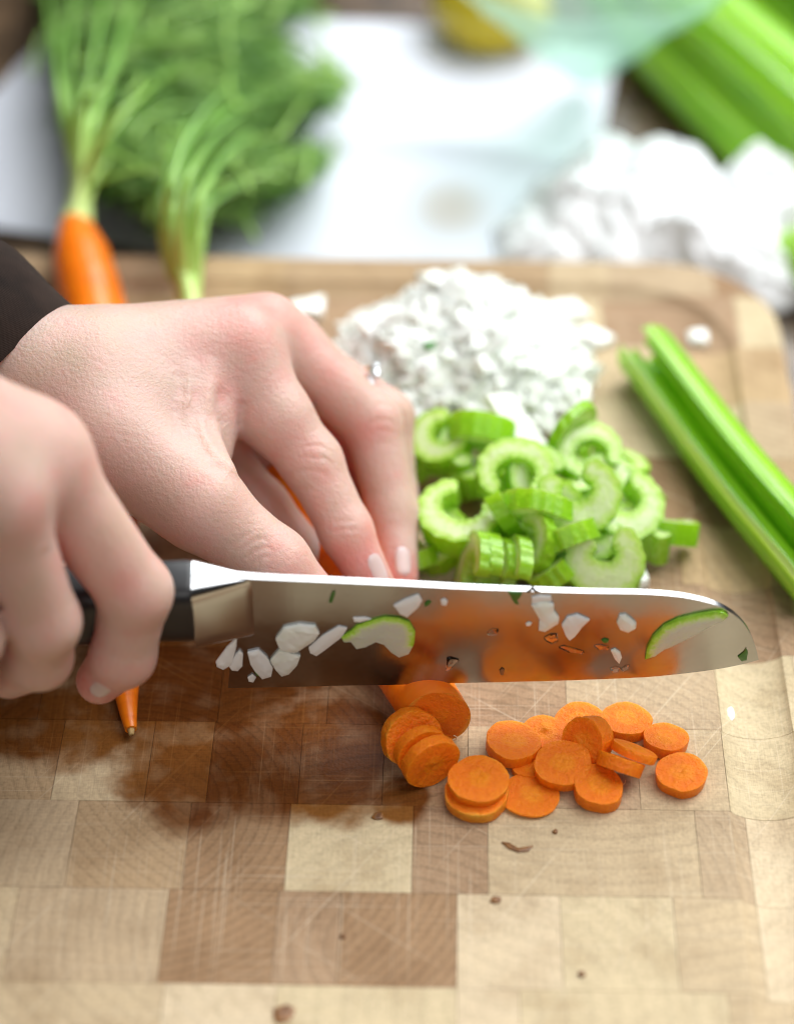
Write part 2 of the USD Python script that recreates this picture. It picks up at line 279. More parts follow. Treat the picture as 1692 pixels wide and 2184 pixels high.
M_HERB = simple('herb', (0.045, 0.17, 0.02), 0.4)
M_HERB_DARK = simple('herb_dark', (0.05, 0.03, 0.015), 0.6)
M_BLADE = mat('brushed_steel', {'t': ('texture_coordinate', {}), 'mp': ('mapping', {'mapping_type': 'point', 'scale': (2500, 40, 40)}), 'n': ('noise_texture', {'scale': 1.0, 'detail': 2.0}),
    'n2': ('noise_texture', {'scale': 60.0, 'detail': 3.0}), 'rr': ('map_range', {'from_min': 0.3, 'from_max': 0.7, 'to_min': 0.18, 'to_max': 0.25, 'clamp': True}),
    'b': ('bump', {'strength': 0.08, 'distance': 0.0002}), 'p': ('principled_bsdf', {'base_color': (0.42, 0.425, 0.43), 'metallic': 1.0})},
    [('t.object', 'mp.vector'), ('mp.vector', 'n.vector'), ('n.fac', 'b.height'), ('b.normal', 'p.normal'), ('t.object', 'n2.vector'), ('n2.fac', 'rr.value'), ('rr.result', 'p.roughness')])
M_STEEL = simple('polished_steel', (0.56, 0.57, 0.58), 0.2, metallic=1.0)
M_HANDLE = simple('black_handle', (0.012, 0.012, 0.013), 0.35)
M_CLOTH = mat('dark_brown_cloth', {'g': ('geometry', {}), 'w1': ('wave_texture', {'scale': 900.0, 'bands_direction': 'x', 'distortion': 1.0}), 'w2': ('wave_texture', {'scale': 900.0, 'bands_direction': 'z', 'distortion': 1.0}),
    'a': ('math', {'math_type': 'add'}), 'b': ('bump', {'strength': 0.3, 'distance': 0.0004}), 'n': ('noise_texture', {'scale': 70.0, 'detail': 4.0}),
    'r': ('rgb_ramp', {'ramp': [(0.3, (0.009, 0.0055, 0.0045)), (0.7, (0.026, 0.015, 0.011))]}),
    'p': ('principled_bsdf', {'roughness': 0.9, 'specular_ior_level': 0.15, 'sheen_weight': 0.08, 'sheen_tint': (0.9, 0.65, 0.5)})},
    [('g.position', 'w1.vector'), ('g.position', 'w2.vector'), ('w1.fac', 'a.value1'), ('w2.fac', 'a.value2'), ('a.value', 'b.height'), ('b.normal', 'p.normal'), ('g.position', 'n.vector'), ('n.fac', 'r.fac'), ('r.color', 'p.base_color')])
M_SKIN = mat('skin', {'g': ('geometry', {}), 'a': ('attribute', {'attribute': 'flush'}), 'n': ('noise_texture', {'scale': 70.0, 'detail': 4.0, 'roughness': 0.6}),
    'sc': ('math', {'math_type': 'multiply_add', 'value2': 1.1, 'value3': -0.55}), 's': ('math', {'math_type': 'add', 'use_clamp': True}),
    'r': ('rgb_ramp', {'ramp': [(0.0, (0.47, 0.345, 0.26)), (0.35, (0.55, 0.355, 0.295)), (0.7, (0.60, 0.275, 0.235)), (1.0, (0.57, 0.185, 0.155))]}),
    'v': ('voronoi_texture', {'scale': 900.0, 'feature': 'distance_to_edge'}), 'n2': ('noise_texture', {'scale': 650.0, 'detail': 3.0}), 'ba': ('math', {'math_type': 'multiply_add', 'value2': 0.5}),
    'b': ('bump', {'strength': 0.42, 'distance': 0.0007}),
    'p': ('principled_bsdf', {'roughness': 0.47, 'specular_ior_level': 0.4, 'subsurface_weight': 0.35, 'subsurface_scale': 0.0032, 'subsurface_radius': (1.0, 0.36, 0.18)})},
    [('g.position', 'n.vector'), ('n.fac', 'sc.value1'), ('sc.value', 's.value1'), ('a.fac', 's.value2'), ('s.value', 'r.fac'), ('r.color', 'p.base_color'),
     ('g.position', 'v.vector'), ('g.position', 'n2.vector'), ('v.distance', 'ba.value1'), ('n2.fac', 'ba.value3'), ('ba.value', 'b.height'), ('b.normal', 'p.normal')])
M_NAIL = simple('fingernail', (0.72, 0.46, 0.42), 0.25, subsurface_weight=0.3, subsurface_scale=0.002)
M_SILVER = simple('silver', (0.82, 0.82, 0.84), 0.12, metallic=1.0)
M_GEM = mat('gem', {'p': ('principled_bsdf', {'base_color': (0.95, 0.97, 1.0), 'roughness': 0.02, 'transmission_weight': 0.9, 'ior': 2.2})})
M_FROND = mat('carrot_leaf', {'o': ('geometry', {}), 'n': ('noise_texture', {'scale': 60.0, 'detail': 3.0}), 'r': ('rgb_ramp', {'ramp': [(0.3, (0.07, 0.20, 0.028)), (0.5, (0.20, 0.40, 0.075)), (0.72, (0.42, 0.62, 0.18))]}),
    'p': ('principled_bsdf', {'roughness': 0.5}), 'tl': ('translucent_bsdf', {}), 'x': ('mix_closure', {'fac': 0.35})},
    [('o.position', 'n.vector'), ('n.fac', 'r.fac'), ('r.color', 'p.base_color'), ('r.color', 'tl.color'), ('p.BSDF', 'x.closure1'), ('tl.BSDF', 'x.closure2')], surface='x.closure')
M_STEM = mat('carrot_stem', {'a': ('attribute', {'attribute': 'pale'}), 'r': ('rgb_ramp', {'ramp': [(0.0, (0.15, 0.33, 0.05)), (0.4, (0.30, 0.52, 0.09)), (0.7, (0.50, 0.68, 0.18)), (1.0, (0.66, 0.78, 0.32))]}),
    'p': ('principled_bsdf', {'roughness': 0.35})}, [('a.fac', 'r.fac'), ('r.color', 'p.base_color')])
M_LEMON = mat('lemon_peel', {'g': ('geometry', {}), 'v': ('voronoi_texture', {'scale': 350.0}), 'b': ('bump', {'strength': 0.4, 'distance': 0.001, 'invert': True}), 'p': ('principled_bsdf', {'base_color': (0.62, 0.46, 0.012), 'roughness': 0.4})},
    [('g.position', 'v.vector'), ('v.distance', 'b.height'), ('b.normal', 'p.normal')])
M_BAG = mat('green_film', {'d': ('principled_bsdf', {'base_color': (0.60, 0.86, 0.74), 'roughness': 0.3}), 'tl': ('translucent_bsdf', {'color': (0.62, 0.88, 0.76)}), 'tr': ('transparent_bsdf', {'color': (0.86, 0.97, 0.91)}), 'x': ('mix_closure', {'fac': 0.4}), 'y': ('mix_closure', {'fac': 0.62})},
    [('d.BSDF', 'x.closure1'), ('tl.BSDF', 'x.closure2'), ('x.closure', 'y.closure1'), ('tr.BSDF', 'y.closure2')], surface='y.closure')
#@@STRUCTURE

# ------------------------------------------------------------------ counter
ct = trimesh.creation.box((2.4, 1.7, 0.03)); ct.apply_translation((0, 0.85, -0.055))
obj('counter', ct, M_GRANITE, kind='structure')

# ------------------------------------------------------------------ cutting board: end-grain blocks, juice groove, rounded corner
BROT = math.radians(1.34)
def bl(p):                                # world -> board
    return np.array([p[0] * math.cos(BROT) - p[1] * math.sin(BROT), p[0] * math.sin(BROT) + p[1] * math.cos(BROT)])
board = xf('cutting_board', (0, 0, 0), -1.34, 'end-grain maple cutting board with a juice groove, stained with carrot juice', 'cutting board')
BX1, BY1, BX0, BY0, BR = 0.1252, 0.7955, -0.36, 0.345, 0.046
outline = sbox(BX0 + BR, BY0 + BR, BX1 - BR, BY1 - BR).buffer(BR, quad_segs=24)
gin = sbox(BX0 + 0.041 + 0.022, BY0 + 0.041 + 0.022, BX1 - 0.0405 - 0.022, BY1 - 0.0405 - 0.022).buffer(0.022, quad_segs=16)   # inner edge of the groove
from shapely import contains_xy, distance, points as shp_points
GW, GD = 0.0215, 0.0036
def board_top(x, y):
    p = shp_points(x, y)
    d = distance(gin, p); t = np.clip(d / GW, 0, 1)
    prof = np.clip(np.sin(np.pi * t), 0, 1) ** 0.6
    z = -GD * np.where((d > 0) & (d < GW), prof, 0)
    e = distance(outline.exterior, p)
    r = 0.004
    z = z - np.where(e < r, r - np.sqrt(np.maximum(r * r - (r - np.minimum(e, r)) ** 2, 0)), 0)
    return z
rowy = lambda k: 0.4635 + 0.034 * k
rows = {1: (1635, [(-210, 5), (-60, 1), (121, 0), (318, 4), (448, 3), (640, 6), (817, 1), (998, 5), (1359, 0), (1545, 2), (1720, 7)]),
        0: (1815, [(-330, 1), (-90, 5), (150, 1), (396, 3), (612, 2), (879, 6), (1040, 0), (1488, 5), (1600, 7), (1760, 2)]),
        -1: (2005, [(-300, 0), (20, 5), (346, 3), (585, 6), (722, 3), (974, 7), (1197, 2), (1441, 0), (1625, 7)]),
        -2: (2160, [(-250, 0), (343, 7), (585, 2), (973, 7), (1108, 2), (1554, 0), (1700, 2)]),
        2: (1480, [(-320, 3), (-120, 6), (90, 1), (260, 3), (470, 6), (700, 3), (940, 6), (1206, 5), (1530, 2), (1700, 7)])}
k = -4
while rowy(k) < BY1:
    ya, yb = rowy(k), min(rowy(k + 1), BY1 + 0.001)
    if k in rows:
        vv, lst = rows[k]
        xs = [(bl(G(u, vv))[0], t) for u, t in lst]
    else:
        xs, x = [], -0.20 + rng.uniform(0, 0.02)
        while x < BX1: xs.append((x, int(rng.choice([0, 1, 2, 4, 4, 5, 6, 3])))); x += rng.uniform(0.022, 0.06)
    while xs[0][0] > BX0: xs.insert(0, (xs[0][0] - rng.uniform(0.025, 0.05), int(rng.integers(0, 7))))
    for i, (x0, tone) in enumerate(xs):
        x1 = xs[i + 1][0] if i + 1 < len(xs) else BX1 + 0.001
        g = 0.00007
        if x1 - x0 < 0.004: continue
        poly = sbox(x0 + g, ya + g, x1 - g, yb - g).intersection(outline)
        if poly.is_empty or poly.area < 1e-6: continue
        m = trimesh.creation.extrude_polygon(poly, 0.039, engine='earcut'); m.apply_translation((0, 0, -0.039))
        if not sbox(BX0 + 0.02, BY0 + 0.02, BX1 - 0.041, BY1 - 0.041).contains(poly) and x1 > -0.25:
            v, f = trimesh.remesh.subdivide_to_size(m.vertices, m.faces, 0.0017, max_iter=14)
            m = trimesh.Trimesh(v, f, process=True)
            v = m.vertices.copy(); v[:, 2] += board_top(v[:, 0], v[:, 1]) * np.clip(1 + v[:, 2] / 0.02, 0, 1); m = trimesh.Trimesh(v, m.faces, process=False)
        m.apply_translation((0, 0, rng.uniform(-0.00012, 0)))
        obj('block', m, M_WOOD[tone], board, smooth=35)
    k += 1

# ------------------------------------------------------------------ paper and crumpled towel behind the board
ZC = -0.040
pq = [G(u, v, ZC)[:2] for u, v in ((-260, 470), (-40, 240), (60, 130), (180, 20), (420, 30), (720, 62), (860, 62), (960, 76), (1060, 118), (1180, 136), (1316, 140), (1286, 280), (1265, 420), (1300, 600), (900, 610), (440, 566), (100, 512), (-80, 492))]
pm = trimesh.creation.extrude_polygon(Polygon(pq), 0.0004, engine='earcut')
v, f = trimesh.remesh.subdivide_to_size(pm.vertices, pm.faces, 0.012, max_iter=12)
pm = trimesh.Trimesh(v, f, process=True); v = pm.vertices.copy()
uv, _ = proj(np.c_[v[:, :2], np.full(len(v), ZC)])
crest = 0.006 * np.exp(-((uv[:, 1] - (325 + 0.0003 * (uv[:, 0] - 800) ** 2)) / 26) ** 2) * np.clip((uv[:, 0] - 560) / 150, 0, 1)
v[:, 2] += ZC + 0.0006 + crest + 0.004 * meshkit.fbm(np.c_[v[:, :2] * 14, v[:, 0] * 0], 3, 3) + 0.007 * np.clip((uv[:, 0] - 980) / 200, 0, 1) * np.clip((260 - uv[:, 1]) / 120, 0, 1)
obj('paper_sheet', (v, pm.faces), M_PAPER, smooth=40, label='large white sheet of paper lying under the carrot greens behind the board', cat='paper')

def towel():
    ms = []
    def sheet(c, rx, ry, h, seed, rot, freq=42, n=70, amp=0.40):
        a, b = np.meshgrid(np.linspace(-1, 1, n), np.linspace(-1, 1, n), indexing='ij')
        r = np.maximum(np.abs(a), np.abs(b)); rr = np.sqrt(a * a + b * b) + 1e-9
        a2, b2 = a * r / rr, b * r / rr
        edge = 1 + 0.25 * (meshkit.fbm(np.stack([a2 * 2.2, b2 * 2.2, a2 * 0 + seed], -1), 3, seed) - 0.5) * 2
        x, y = a2 * rx * edge, b2 * ry * edge
        P = np.stack([x, y, x * 0], -1)
        w = (np.stack([meshkit.fbm(P * freq + [seed * 3, 0, 0], 3, seed + q) for q in range(3)], -1) - 0.5)
        rid = 1 - np.abs(2 * meshkit.fbm(P * freq * 1.3 + 0.35 * w * 8, 3, seed + 9) - 1)
        rid2 = 1 - np.abs(2 * meshkit.noise(P * freq * 2.6 + 2 * w, seed + 17) - 1)
        m = np.clip(1 - r ** 2.2, 0, 1)
        h = h * 0.75; z = h * (m ** 0.6) * (1 - amp + amp * rid ** 1.5) + 0.003 * rid2 * m + 0.006 * w[..., 2] * m + 0.0015
        x = x + 0.030 * w[..., 0] * m; y = y + 0.030 * w[..., 1] * m
        cs, sn = math.cos(rot), math.sin(rot)
        V = np.stack([c[0] + cs * x - sn * y, c[1] + sn * x + cs * y, ZC + z], -1).reshape(-1, 3)
        return V, grid_faces(n, n)
    for c, rx, ry, h, s, rot in ((G(1335, 460, -0.03), 0.043, 0.042, 0.042, 3, 0.3), (G(1195, 490, -0.03), 0.027, 0.030, 0.022, 8, 0.0), (G(1500, 520, -0.03), 0.042, 0.032, 0.040, 12, -0.6),
                               (G(1625, 470, -0.03), 0.024, 0.030, 0.052, 21, 0.4), (G(1295, 370, -0.03), 0.022, 0.024, 0.030, 30, 0.2), (G(1420, 400, -0.03), 0.022, 0.028, 0.036, 37, 1.2), (G(1590, 570, -0.03), 0.026, 0.016, 0.022, 41, -0.5)):
        V, F = sheet(c, rx, ry, h, s, rot)
        ms.append(trimesh.Trimesh(V, F, process=False))
    return cat_mesh(ms)
obj('paper_towel', towel(), M_TOWEL, smooth=50, label='crumpled white paper towel lying beside the back corner of the board', cat='paper towel')

# ------------------------------------------------------------------ lemon, bag, bunch of celery
lm = trimesh.creation.icosphere(4, 0.0235)
v = lm.vertices.copy(); ax = np.array([0.75, -0.65, 0.1]); ax /= np.linalg.norm(ax)
t = v @ ax / 0.0235; v = v + ax * (np.sign(t) * np.abs(t) ** 6 * 0.007)[:, None] + ax * (t * 0.004)[:, None]
v *= (1 + 0.03 * (meshkit.fbm(v * 60, 2, 4) - 0.5))[:, None]
c = G(1042, 8, ZC + 0.0235)
lm = trimesh.Trimesh(v + [c[0], c[1], ZC + 0.0235], lm.faces, process=False)
obj('lemon', lm, M_LEMON, smooth=True, label='yellow lemon on the counter behind the green plastic bag', cat='lemon')

def bag():
    n, mth = 60, 72
    p0 = G(1243, 178, ZC + 0.010); p1 = p0 + (G(1258, 0, ZC + 0.085) - p0) * 1.30
    ax = p1 - p0; L = np.linalg.norm(ax); ax /= L
    x = np.cross(ax, [0, 0, 1]); x /= np.linalg.norm(x); y = np.cross(x, ax)
    s = np.linspace(0, 1, n)[:, None]; th = (np.arange(mth) / mth * 2 * np.pi)[None]
    pv, pz = proj(p0 + ax * (s * L)); rad = np.minimum(0.005 + np.maximum(178 - pv[:, 1:], 0) * 1.2 * pz[:, None] / FD, 0.11)
    P = np.stack([np.cos(th) * rad * 30, np.sin(th) * rad * 30, s * 5 + 0 * th], -1)
    rad = rad * (1 + 0.22 * (meshkit.fbm(P * 1.1, 3, 6) - 0.5) + 0.05 * np.sin(th * 7 + 3 * s + 4 * meshkit.noise(P, 3)))
    V = p0 + ax * (s * L)[..., None] + (np.cos(th) * rad)[..., None] * x + (np.sin(th) * rad * 0.34)[..., None] * y
    V[..., 2] = np.maximum(V[..., 2], ZC + 0.003)
    F = np.array([[i * mth + j, (i + 1) * mth + j, (i + 1) * mth + (j + 1) % mth, i * mth + (j + 1) % mth] for i in range(n - 1) for j in range(mth)])
    V = V.reshape(-1, 3)
    F3 = np.vstack([F[:, [0, 1, 2]], F[:, [0, 2, 3]], [[0, (j + 1) % mth, j] for j in range(1, mth - 1)]])
    return trimesh.Trimesh(V, F3, process=False)
obj('plastic_bag', bag(), M_BAG, smooth=60, label='translucent pale green plastic bag lying between the lemon and the celery', cat='plastic bag')

def stalk(a, b, ro, ri, half_open, up, n=60, m=64, rib=0.05, taper=(1, 1), flat=1.0, seed=0, sway=0.0022):
    """a celery stalk: a thick U lofted from a to b in its own frame (z along the stalk); half_open: half the angle left open; up: direction of the opening"""
    a, b = np.asarray(a, float), np.asarray(b, float); L = np.linalg.norm(b - a); z = (b - a) / L
    y = np.asarray(up, float); y = y - z * (y @ z); y /= np.linalg.norm(y); x = np.cross(y, z)
    M = np.eye(4); M[:3, 0], M[:3, 1], M[:3, 2], M[:3, 3] = x, y, z, a
    th = np.linspace(half_open, 2 * np.pi - half_open, m // 2)
    outer = np.stack([np.sin(th) * ro * (1 + rib * np.cos(th * 15)), np.cos(th) * ro * flat * (1 + rib * np.cos(th * 15))], -1)
    inner = np.stack([np.sin(th[::-1]) * ri, np.cos(th[::-1]) * ri * flat], -1)
    mid0 = (outer[-1] + inner[0]) / 2; mid1 = (inner[-1] + outer[0]) / 2
    w = (ro - ri) * 0.5
    def cap(p, q):
        c, d = (p + q) / 2, (q - p) / 2; nrm = np.array([-d[1], d[0]])
        return [c - d * math.cos(k) + nrm * math.sin(k) * s_ for k in np.linspace(0.5, np.pi - 0.5, 5)]
    s_ = -1; e0 = cap(outer[-1], inner[0]); e1 = cap(inner[-1], outer[0])
    ring = np.vstack([outer, e0, inner, e1]); K = len(ring)
    t = np.linspace(0, 1, n)
    V = []
    for q in t:
        sc = taper[0] + (taper[1] - taper[0]) * q
        bend = sway * math.sin(q * 5 + seed)
        V.append(np.c_[ring * sc + [bend, 0.4 * bend], np.full(K, q * L)])
    V = np.vstack(V)
    F = []
    kk = np.arange(K); k1 = (kk + 1) % K
    for i in range(n - 1):
        b0, c0 = i * K, (i + 1) * K
        F += [np.stack([b0 + kk, b0 + k1, c0 + k1], 1), np.stack([b0 + kk, c0 + k1, c0 + kk], 1)]
    tri = trimesh.creation.triangulate_polygon(Polygon(ring).buffer(0), engine='earcut')
    for q, flip in ((0, False), (1, True)):
        sc = taper[0] + (taper[1] - taper[0]) * q; bend = sway * math.sin(q * 5 + seed)
        o = sum(map(len, [V])); vv = np.c_[tri[0] * sc + [bend, 0.4 * bend], np.full(len(tri[0]), q * L)]
        V = np.vstack([V, vv]); F.append(tri[1] + o if flip else tri[1][:, ::-1] + o)
    return trimesh.Trimesh(V, np.vstack(F), process=False), M
bunch = [((1255, -30), (1790, 545), 0.0150, 0.016, 'long celery stalk nearest the crumpled paper towel, front of the bunch', 1.0),
         ((1350, -70), (1880, 455), 0.0185, 0.034, 'pale broad celery stalk on top in the middle of the bunch', 1.15),
         ((1500, -110), (1960, 380), 0.0150, 0.018, 'bright celery stalk at the far side of the bunch', 1.0),
         ((1590, -160), (2060, 330), 0.0165, 0.040, 'dark green celery stalk at the back of the bunch in the corner', 1.0),
         ((1668, 545), (1990, 720), 0.0110, 0.012, 'short end of celery peeking out under the paper towel at the edge', 0.9)]
for i, (p, q, ro, h, lab, tp) in enumerate(bunch):
    a, b = G(p[0] + (45 if i < 4 else 0), p[1], ZC + h), G(q[0] + (45 if i < 4 else 0), q[1], ZC + h)
    a[2] = b[2] = ZC + h
    m, M = stalk(a, b, ro, ro * 0.55, 0.95, (0.15 if i != 1 else -0.5, 0.1, -1.0), rib=0.045, taper=(1, tp), seed=i)
    obj('celery_stalk', m, M_STALK, smooth=50, matrix=M, label=lab, cat='celery stalk', group='bunch of celery on the counter' if i < 4 else None)
a, b = G(1371, 752, 0.0105), G(1765, 1245, 0.0115)
m, M = stalk(a, b, 0.0112, 0.0046, 0.44, (-0.50, -0.30, 0.8), rib=0.025, taper=(0.94, 1.08), n=80, seed=2, sway=0.0009)
obj('celery_stalk', m, M_STALK, smooth=50, matrix=M, label='cut celery stalk lying on the board with its hollow channel facing up', cat='celery stalk')

# ------------------------------------------------------------------ carrots
def carrot(pts, radii, nseg, cut_n=None, seed=0):
    P = spline(pts, nseg); s = np.linspace(0, 1, nseg)
    R = np.interp(s, np.linspace(0, 1, len(radii)), radii)
    nth = 40
    t = np.gradient(P, axis=0); t /= np.linalg.norm(t, axis=1, keepdims=True)
    V = []
    for i in range(nseg):
        x = np.cross(t[i], [0, 0, 1]); x /= np.linalg.norm(x); y = np.cross(x, t[i])
        th = np.arange(nth) / nth * 2 * np.pi
        q = np.stack([np.cos(th), np.sin(th), np.full(nth, s[i] * 9)], -1)
        r = R[i] * (1 + 0.05 * (meshkit.fbm(q * [1.2, 1.2, 1], 3, seed) - 0.5) + 0.008 * (meshkit.noise(q * [2, 2, 5], seed + 4) - 0.5))
        V.append(P[i] + (r * np.cos(th))[:, None] * x + (r * np.sin(th))[:, None] * y)
    V = np.array(V)
    if cut_n is not None:
        n = np.asarray(cut_n, float); n /= np.linalg.norm(n)
        for k in range(1, 19):
            e = nseg - k; w = 1 - (k - 1) / 18; ne = n * w + t[e] * (1 - w) * np.sign(t[e] @ n); ne /= np.linalg.norm(ne)
            V[e] += t[e] * (((P[e] - V[e]) @ ne) / (t[e] @ ne))[:, None]
        ring = V[-1].copy()
    return V, P, t
def skin_mesh(V, close0=True, close1=True):
    n, m = V.shape[:2]
    F = grid_faces(n, m)
    w = np.arange(n - 1); F = np.vstack([F, np.stack([w * m + m - 1, (w + 1) * m, w * m], 1), np.stack([w * m + m - 1, (w + 1) * m + m - 1, (w + 1) * m], 1)])
    vv = V.reshape(-1, 3)
    c0, c1 = len(vv), len(vv) + 1
    vv = np.vstack([vv, V[0].mean(0), V[-1].mean(0)])
    j = np.arange(m); j1 = (j + 1) % m
    if close0: F = np.vstack([F, np.stack([np.full(m, c0), j, j1], 1)])
    if close1: F = np.vstack([F, np.stack([np.full(m, c1), (n - 1) * m + j1, (n - 1) * m + j], 1)])
    mm = trimesh.Trimesh(vv, F, process=False); mm.remove_unreferenced_vertices(); 
    mm.fix_normals()
    return mm
def to_frame(mesh, M):
    m = mesh.copy(); m.apply_transform(np.linalg.inv(M)); return m

greens_poly = Polygon([(92, 0), (100, 95), (150, 210), (205, 330), (215, 400), (300, 450), (430, 470), (545, 440), (620, 380), (700, 335), (610, 295), (640, 240), (730, 190), (700, 120), (710, 0), (690, -160), (100, -160)])
def greens(thing, crown, stems, seed, nfronds, region):
    r = np.random.default_rng(seed)
    for k_, pts in enumerate(stems):
        P = np.array([crown + np.array([(k_ * 4 % 9 - 4) * 0.0010, -0.004, (k_ * 5 % 7 - 3) * 0.0010 + 0.001])] + [G(u, v, z + 0.022 * min(1, i_ / 2)) for i_, (u, v, z) in enumerate(pts)])
        S = spline(P, 22)
        rad = np.interp(np.linspace(0, 1, 22), [0, 0.15, 0.4, 1], [0.0033, 0.0028, 0.0021, 0.0008]) * float(r.uniform(0.8, 1.15))
        m = tube(S, rad, 8)
        o = obj('stem', m, M_STEM, thing, smooth=True)
        d = np.linalg.norm(m.vertices - crown, axis=1)
        primvar(o, 'pale', np.clip(1 - d / 0.075, 0, 1))
    V, F, n0 = [], [], 0
    minx, miny, maxx, maxy = region.bounds
    cnt = 0
    while cnt < nfronds:
        u, v = r.uniform(minx, maxx), r.uniform(miny, maxy)
        if r.random() > 3.2 * max(0, float(meshkit.noise(np.array([u / 62, v / 62, seed * 1.0]), 5)) - 0.36): continue
        if not region.contains(Point(u, v)): continue
        cnt += 1
        h = r.uniform(0.002, 0.066) * (0.5 + 0.5 * min(1, region.exterior.distance(Point(u, v)) / 90))
        c = G(u, v, ZC + h)
        ang = r.normal(1.0, 0.8); L = r.uniform(0.012, 0.030)
        ax = np.array([math.cos(ang), math.sin(ang), r.uniform(-0.35, 0.35)]); ax /= np.linalg.norm(ax)
        side = np.cross(ax, [0, 0, 1]); side /= np.linalg.norm(side); nz = np.cross(side, ax)
        nl = 9
        for k in range(nl):
            q = c + ax * L * (k / nl - 0.5)
            for sg in (-1, 1):
                l = L * 0.42 * (1 - 0.75 * k / nl) * r.uniform(0.6, 1.2)
                dd = ax * 0.7 + sg * side * 0.8 + nz * r.uniform(-0.5, 0.5); dd /= np.linalg.norm(dd)
                w = np.cross(dd, nz + r.normal(0, 0.4, 3)); w /= np.linalg.norm(w) + 1e-9
                for j in range(2):
                    b = q + dd * l * (0.1 + 0.4 * j); d2 = dd + side * r.normal(0, 0.35) + nz * r.normal(0, 0.3); d2 /= np.linalg.norm(d2)
                    V += [b - w * 0.00035, b + w * 0.0005, b + d2 * l * 0.75 + w * 0.0002]; F.append([n0, n0 + 1, n0 + 2]); n0 += 3
        tw = tube(np.array([c - ax * L * 0.6, c, c + ax * L * 0.5]), [0.0006, 0.0005, 0.0003], 3, False)
        V += list(tw.vertices); F += list(tw.faces + n0); n0 += len(tw.vertices)
    sp = []
    while len(sp) < 70:
        u, v = r.uniform(minx, maxx), r.uniform(miny, maxy)
        if not region.contains(Point(u, v)): continue
        a0 = r.normal(1.1, 0.6); l0 = r.uniform(0.02, 0.05); b0 = G(u, v, ZC + r.uniform(0.03, 0.07)); dv = np.array([math.cos(a0), math.sin(a0), r.uniform(-0.2, 0.3)])
        sp.append(tube(spline([b0 - dv * l0 * 0.5, b0 + np.array([r.normal(0, 0.003), 0, 0.003]), b0 + dv * l0 * 0.5], 6), np.linspace(0.0011, 0.0005, 6), 5))
    o = obj('sprigs', cat_mesh(sp), M_STEM, thing, smooth=True, kind='stuff'); primvar(o, 'pale', np.full(sum(len(q.vertices) for q in sp), 0.35))
    obj('fronds', (np.array(V), np.array(F)), M_FROND, thing, kind='stuff')

# the whole carrot on the left
ptsL = [G(160, 486, 0.0095), G(180, 575, 0.0108), G(206, 680, 0.0108), G(232, 900, 0.0092), G(252, 1200, 0.0068), G(266, 1440, 0.0046), G(277, 1545, 0.0028), G(279, 1556, 0.0024)]
V, P, t = carrot(ptsL, [0.0066, 0.0107, 0.0115, 0.0113, 0.0107, 0.0098, 0.0090, 0.0080, 0.0074, 0.0068, 0.0060, 0.0048, 0.0018], 90, seed=3)
cw = xf('whole_carrot', P[0] * [1, 1, 0], label='whole carrot with bushy green tops passing under both hands', cat='carrot')
MI = np.eye(4); MI[:3, 3] = -P[0] * [1, 1, 0]
def under(mesh, M):
    m = mesh.copy(); m.apply_transform(M); return m
M0 = frame_of(P[-1] - P[0]); M0[:3, 3] = 0
root = under(skin_mesh(V), MI); obj('root', to_frame(root, M0), M_CARROT_SKIN, cw, smooth=60, matrix=M0)
stub = tube(np.array([P[-1], P[-1] + (P[-1] - P[-4]) * 0.22]) , [0.0012, 0.0008], 7)
obj('root_tip', under(stub, MI), simple('root_end', (0.42, 0.27, 0.10), 0.7), cw, smooth=True)
class Off:                                # greens are written in world space; the thing stands at its base
    pass
_obj = obj
def obj_at(base):
    Mi = np.eye(4); Mi[:3, 3] = -np.asarray(base)
    def f(name, mesh, mat, parent=None, smooth=False, matrix=None, **tags):
        if isinstance(mesh, tuple): mesh = trimesh.Trimesh(*mesh, process=False)
        return _obj(name, under(mesh, Mi), mat, parent, smooth=smooth, matrix=matrix, **tags)
    return f
obj = obj_at(P[0] * [1, 1, 0])
stemsX = [[(162, 395, 0.013), (150, 300, 0.02), (200, 200, 0.03), (260, 120, 0.028)], [(178, 400, 0.016), (200, 330, 0.022), (255, 240, 0.026), (330, 180, 0.02)], [(170, 395, 0.010), (150, 320, 0.01), (128, 200, 0.015), (130, 60, 0.01)]]
stemsL = stemsX + [[(158, 400, 0.012), (140, 240, 0.01), (112, 90, 0.0), (100, -60, -0.01)], [(168, 390, 0.016), (158, 250, 0.022), (150, 110, 0.01), (165, -60, 0.0)],
          [(176, 390, 0.014), (190, 280, 0.02), (235, 150, 0.008), (300, -40, -0.005)], [(182, 400, 0.012), (215, 310, 0.012), (290, 220, 0.006), (400, 120, -0.005)],
          [(172, 380, 0.022), (178, 230, 0.03), (205, 90, 0.02), (230, -70, 0.0)], [(186, 405, 0.01), (230, 340, 0.004), (330, 270, -0.01), (450, 220, -0.02)]]
greens(cw, P[0], stemsL, 11, 2100, greens_poly.intersection(sbox(-100, -200, 520, 470)))
obj = _obj

# the carrot being cut
CUTN = np.array([0.10, -1.0, 0.06])
ptsR = [G(418, 712, 0.0117), G(462, 780, 0.0120), G(690, 1142, 0.0113), G(932, 1531, 0.0096)]
V, P, t = carrot(ptsR, [0.0085, 0.0122, 0.0122, 0.0118, 0.0114, 0.0110, 0.0106, 0.0100, 0.0096], 90, cut_n=CUTN, seed=9)
basec = P[0] * [1, 1, 0]
cc = xf('carrot_being_cut', basec, label='carrot held under the knife, its freshly cut orange face showing', cat='carrot')
MI[:3, 3] = -basec
M0 = frame_of(P[-1] - P[0]); M0[:3, 3] = 0
obj('root', to_frame(under(skin_mesh(V, True, False), MI), M0), M_CARROT_SKIN, cw and cc, smooth=60, matrix=M0)
ring = V[-1]; ctr = ring.mean(0)
Mf = frame_of(CUTN, 0, ctr - basec)
rl = (ring - ctr) @ frame_of(CUTN)[:3, :3]
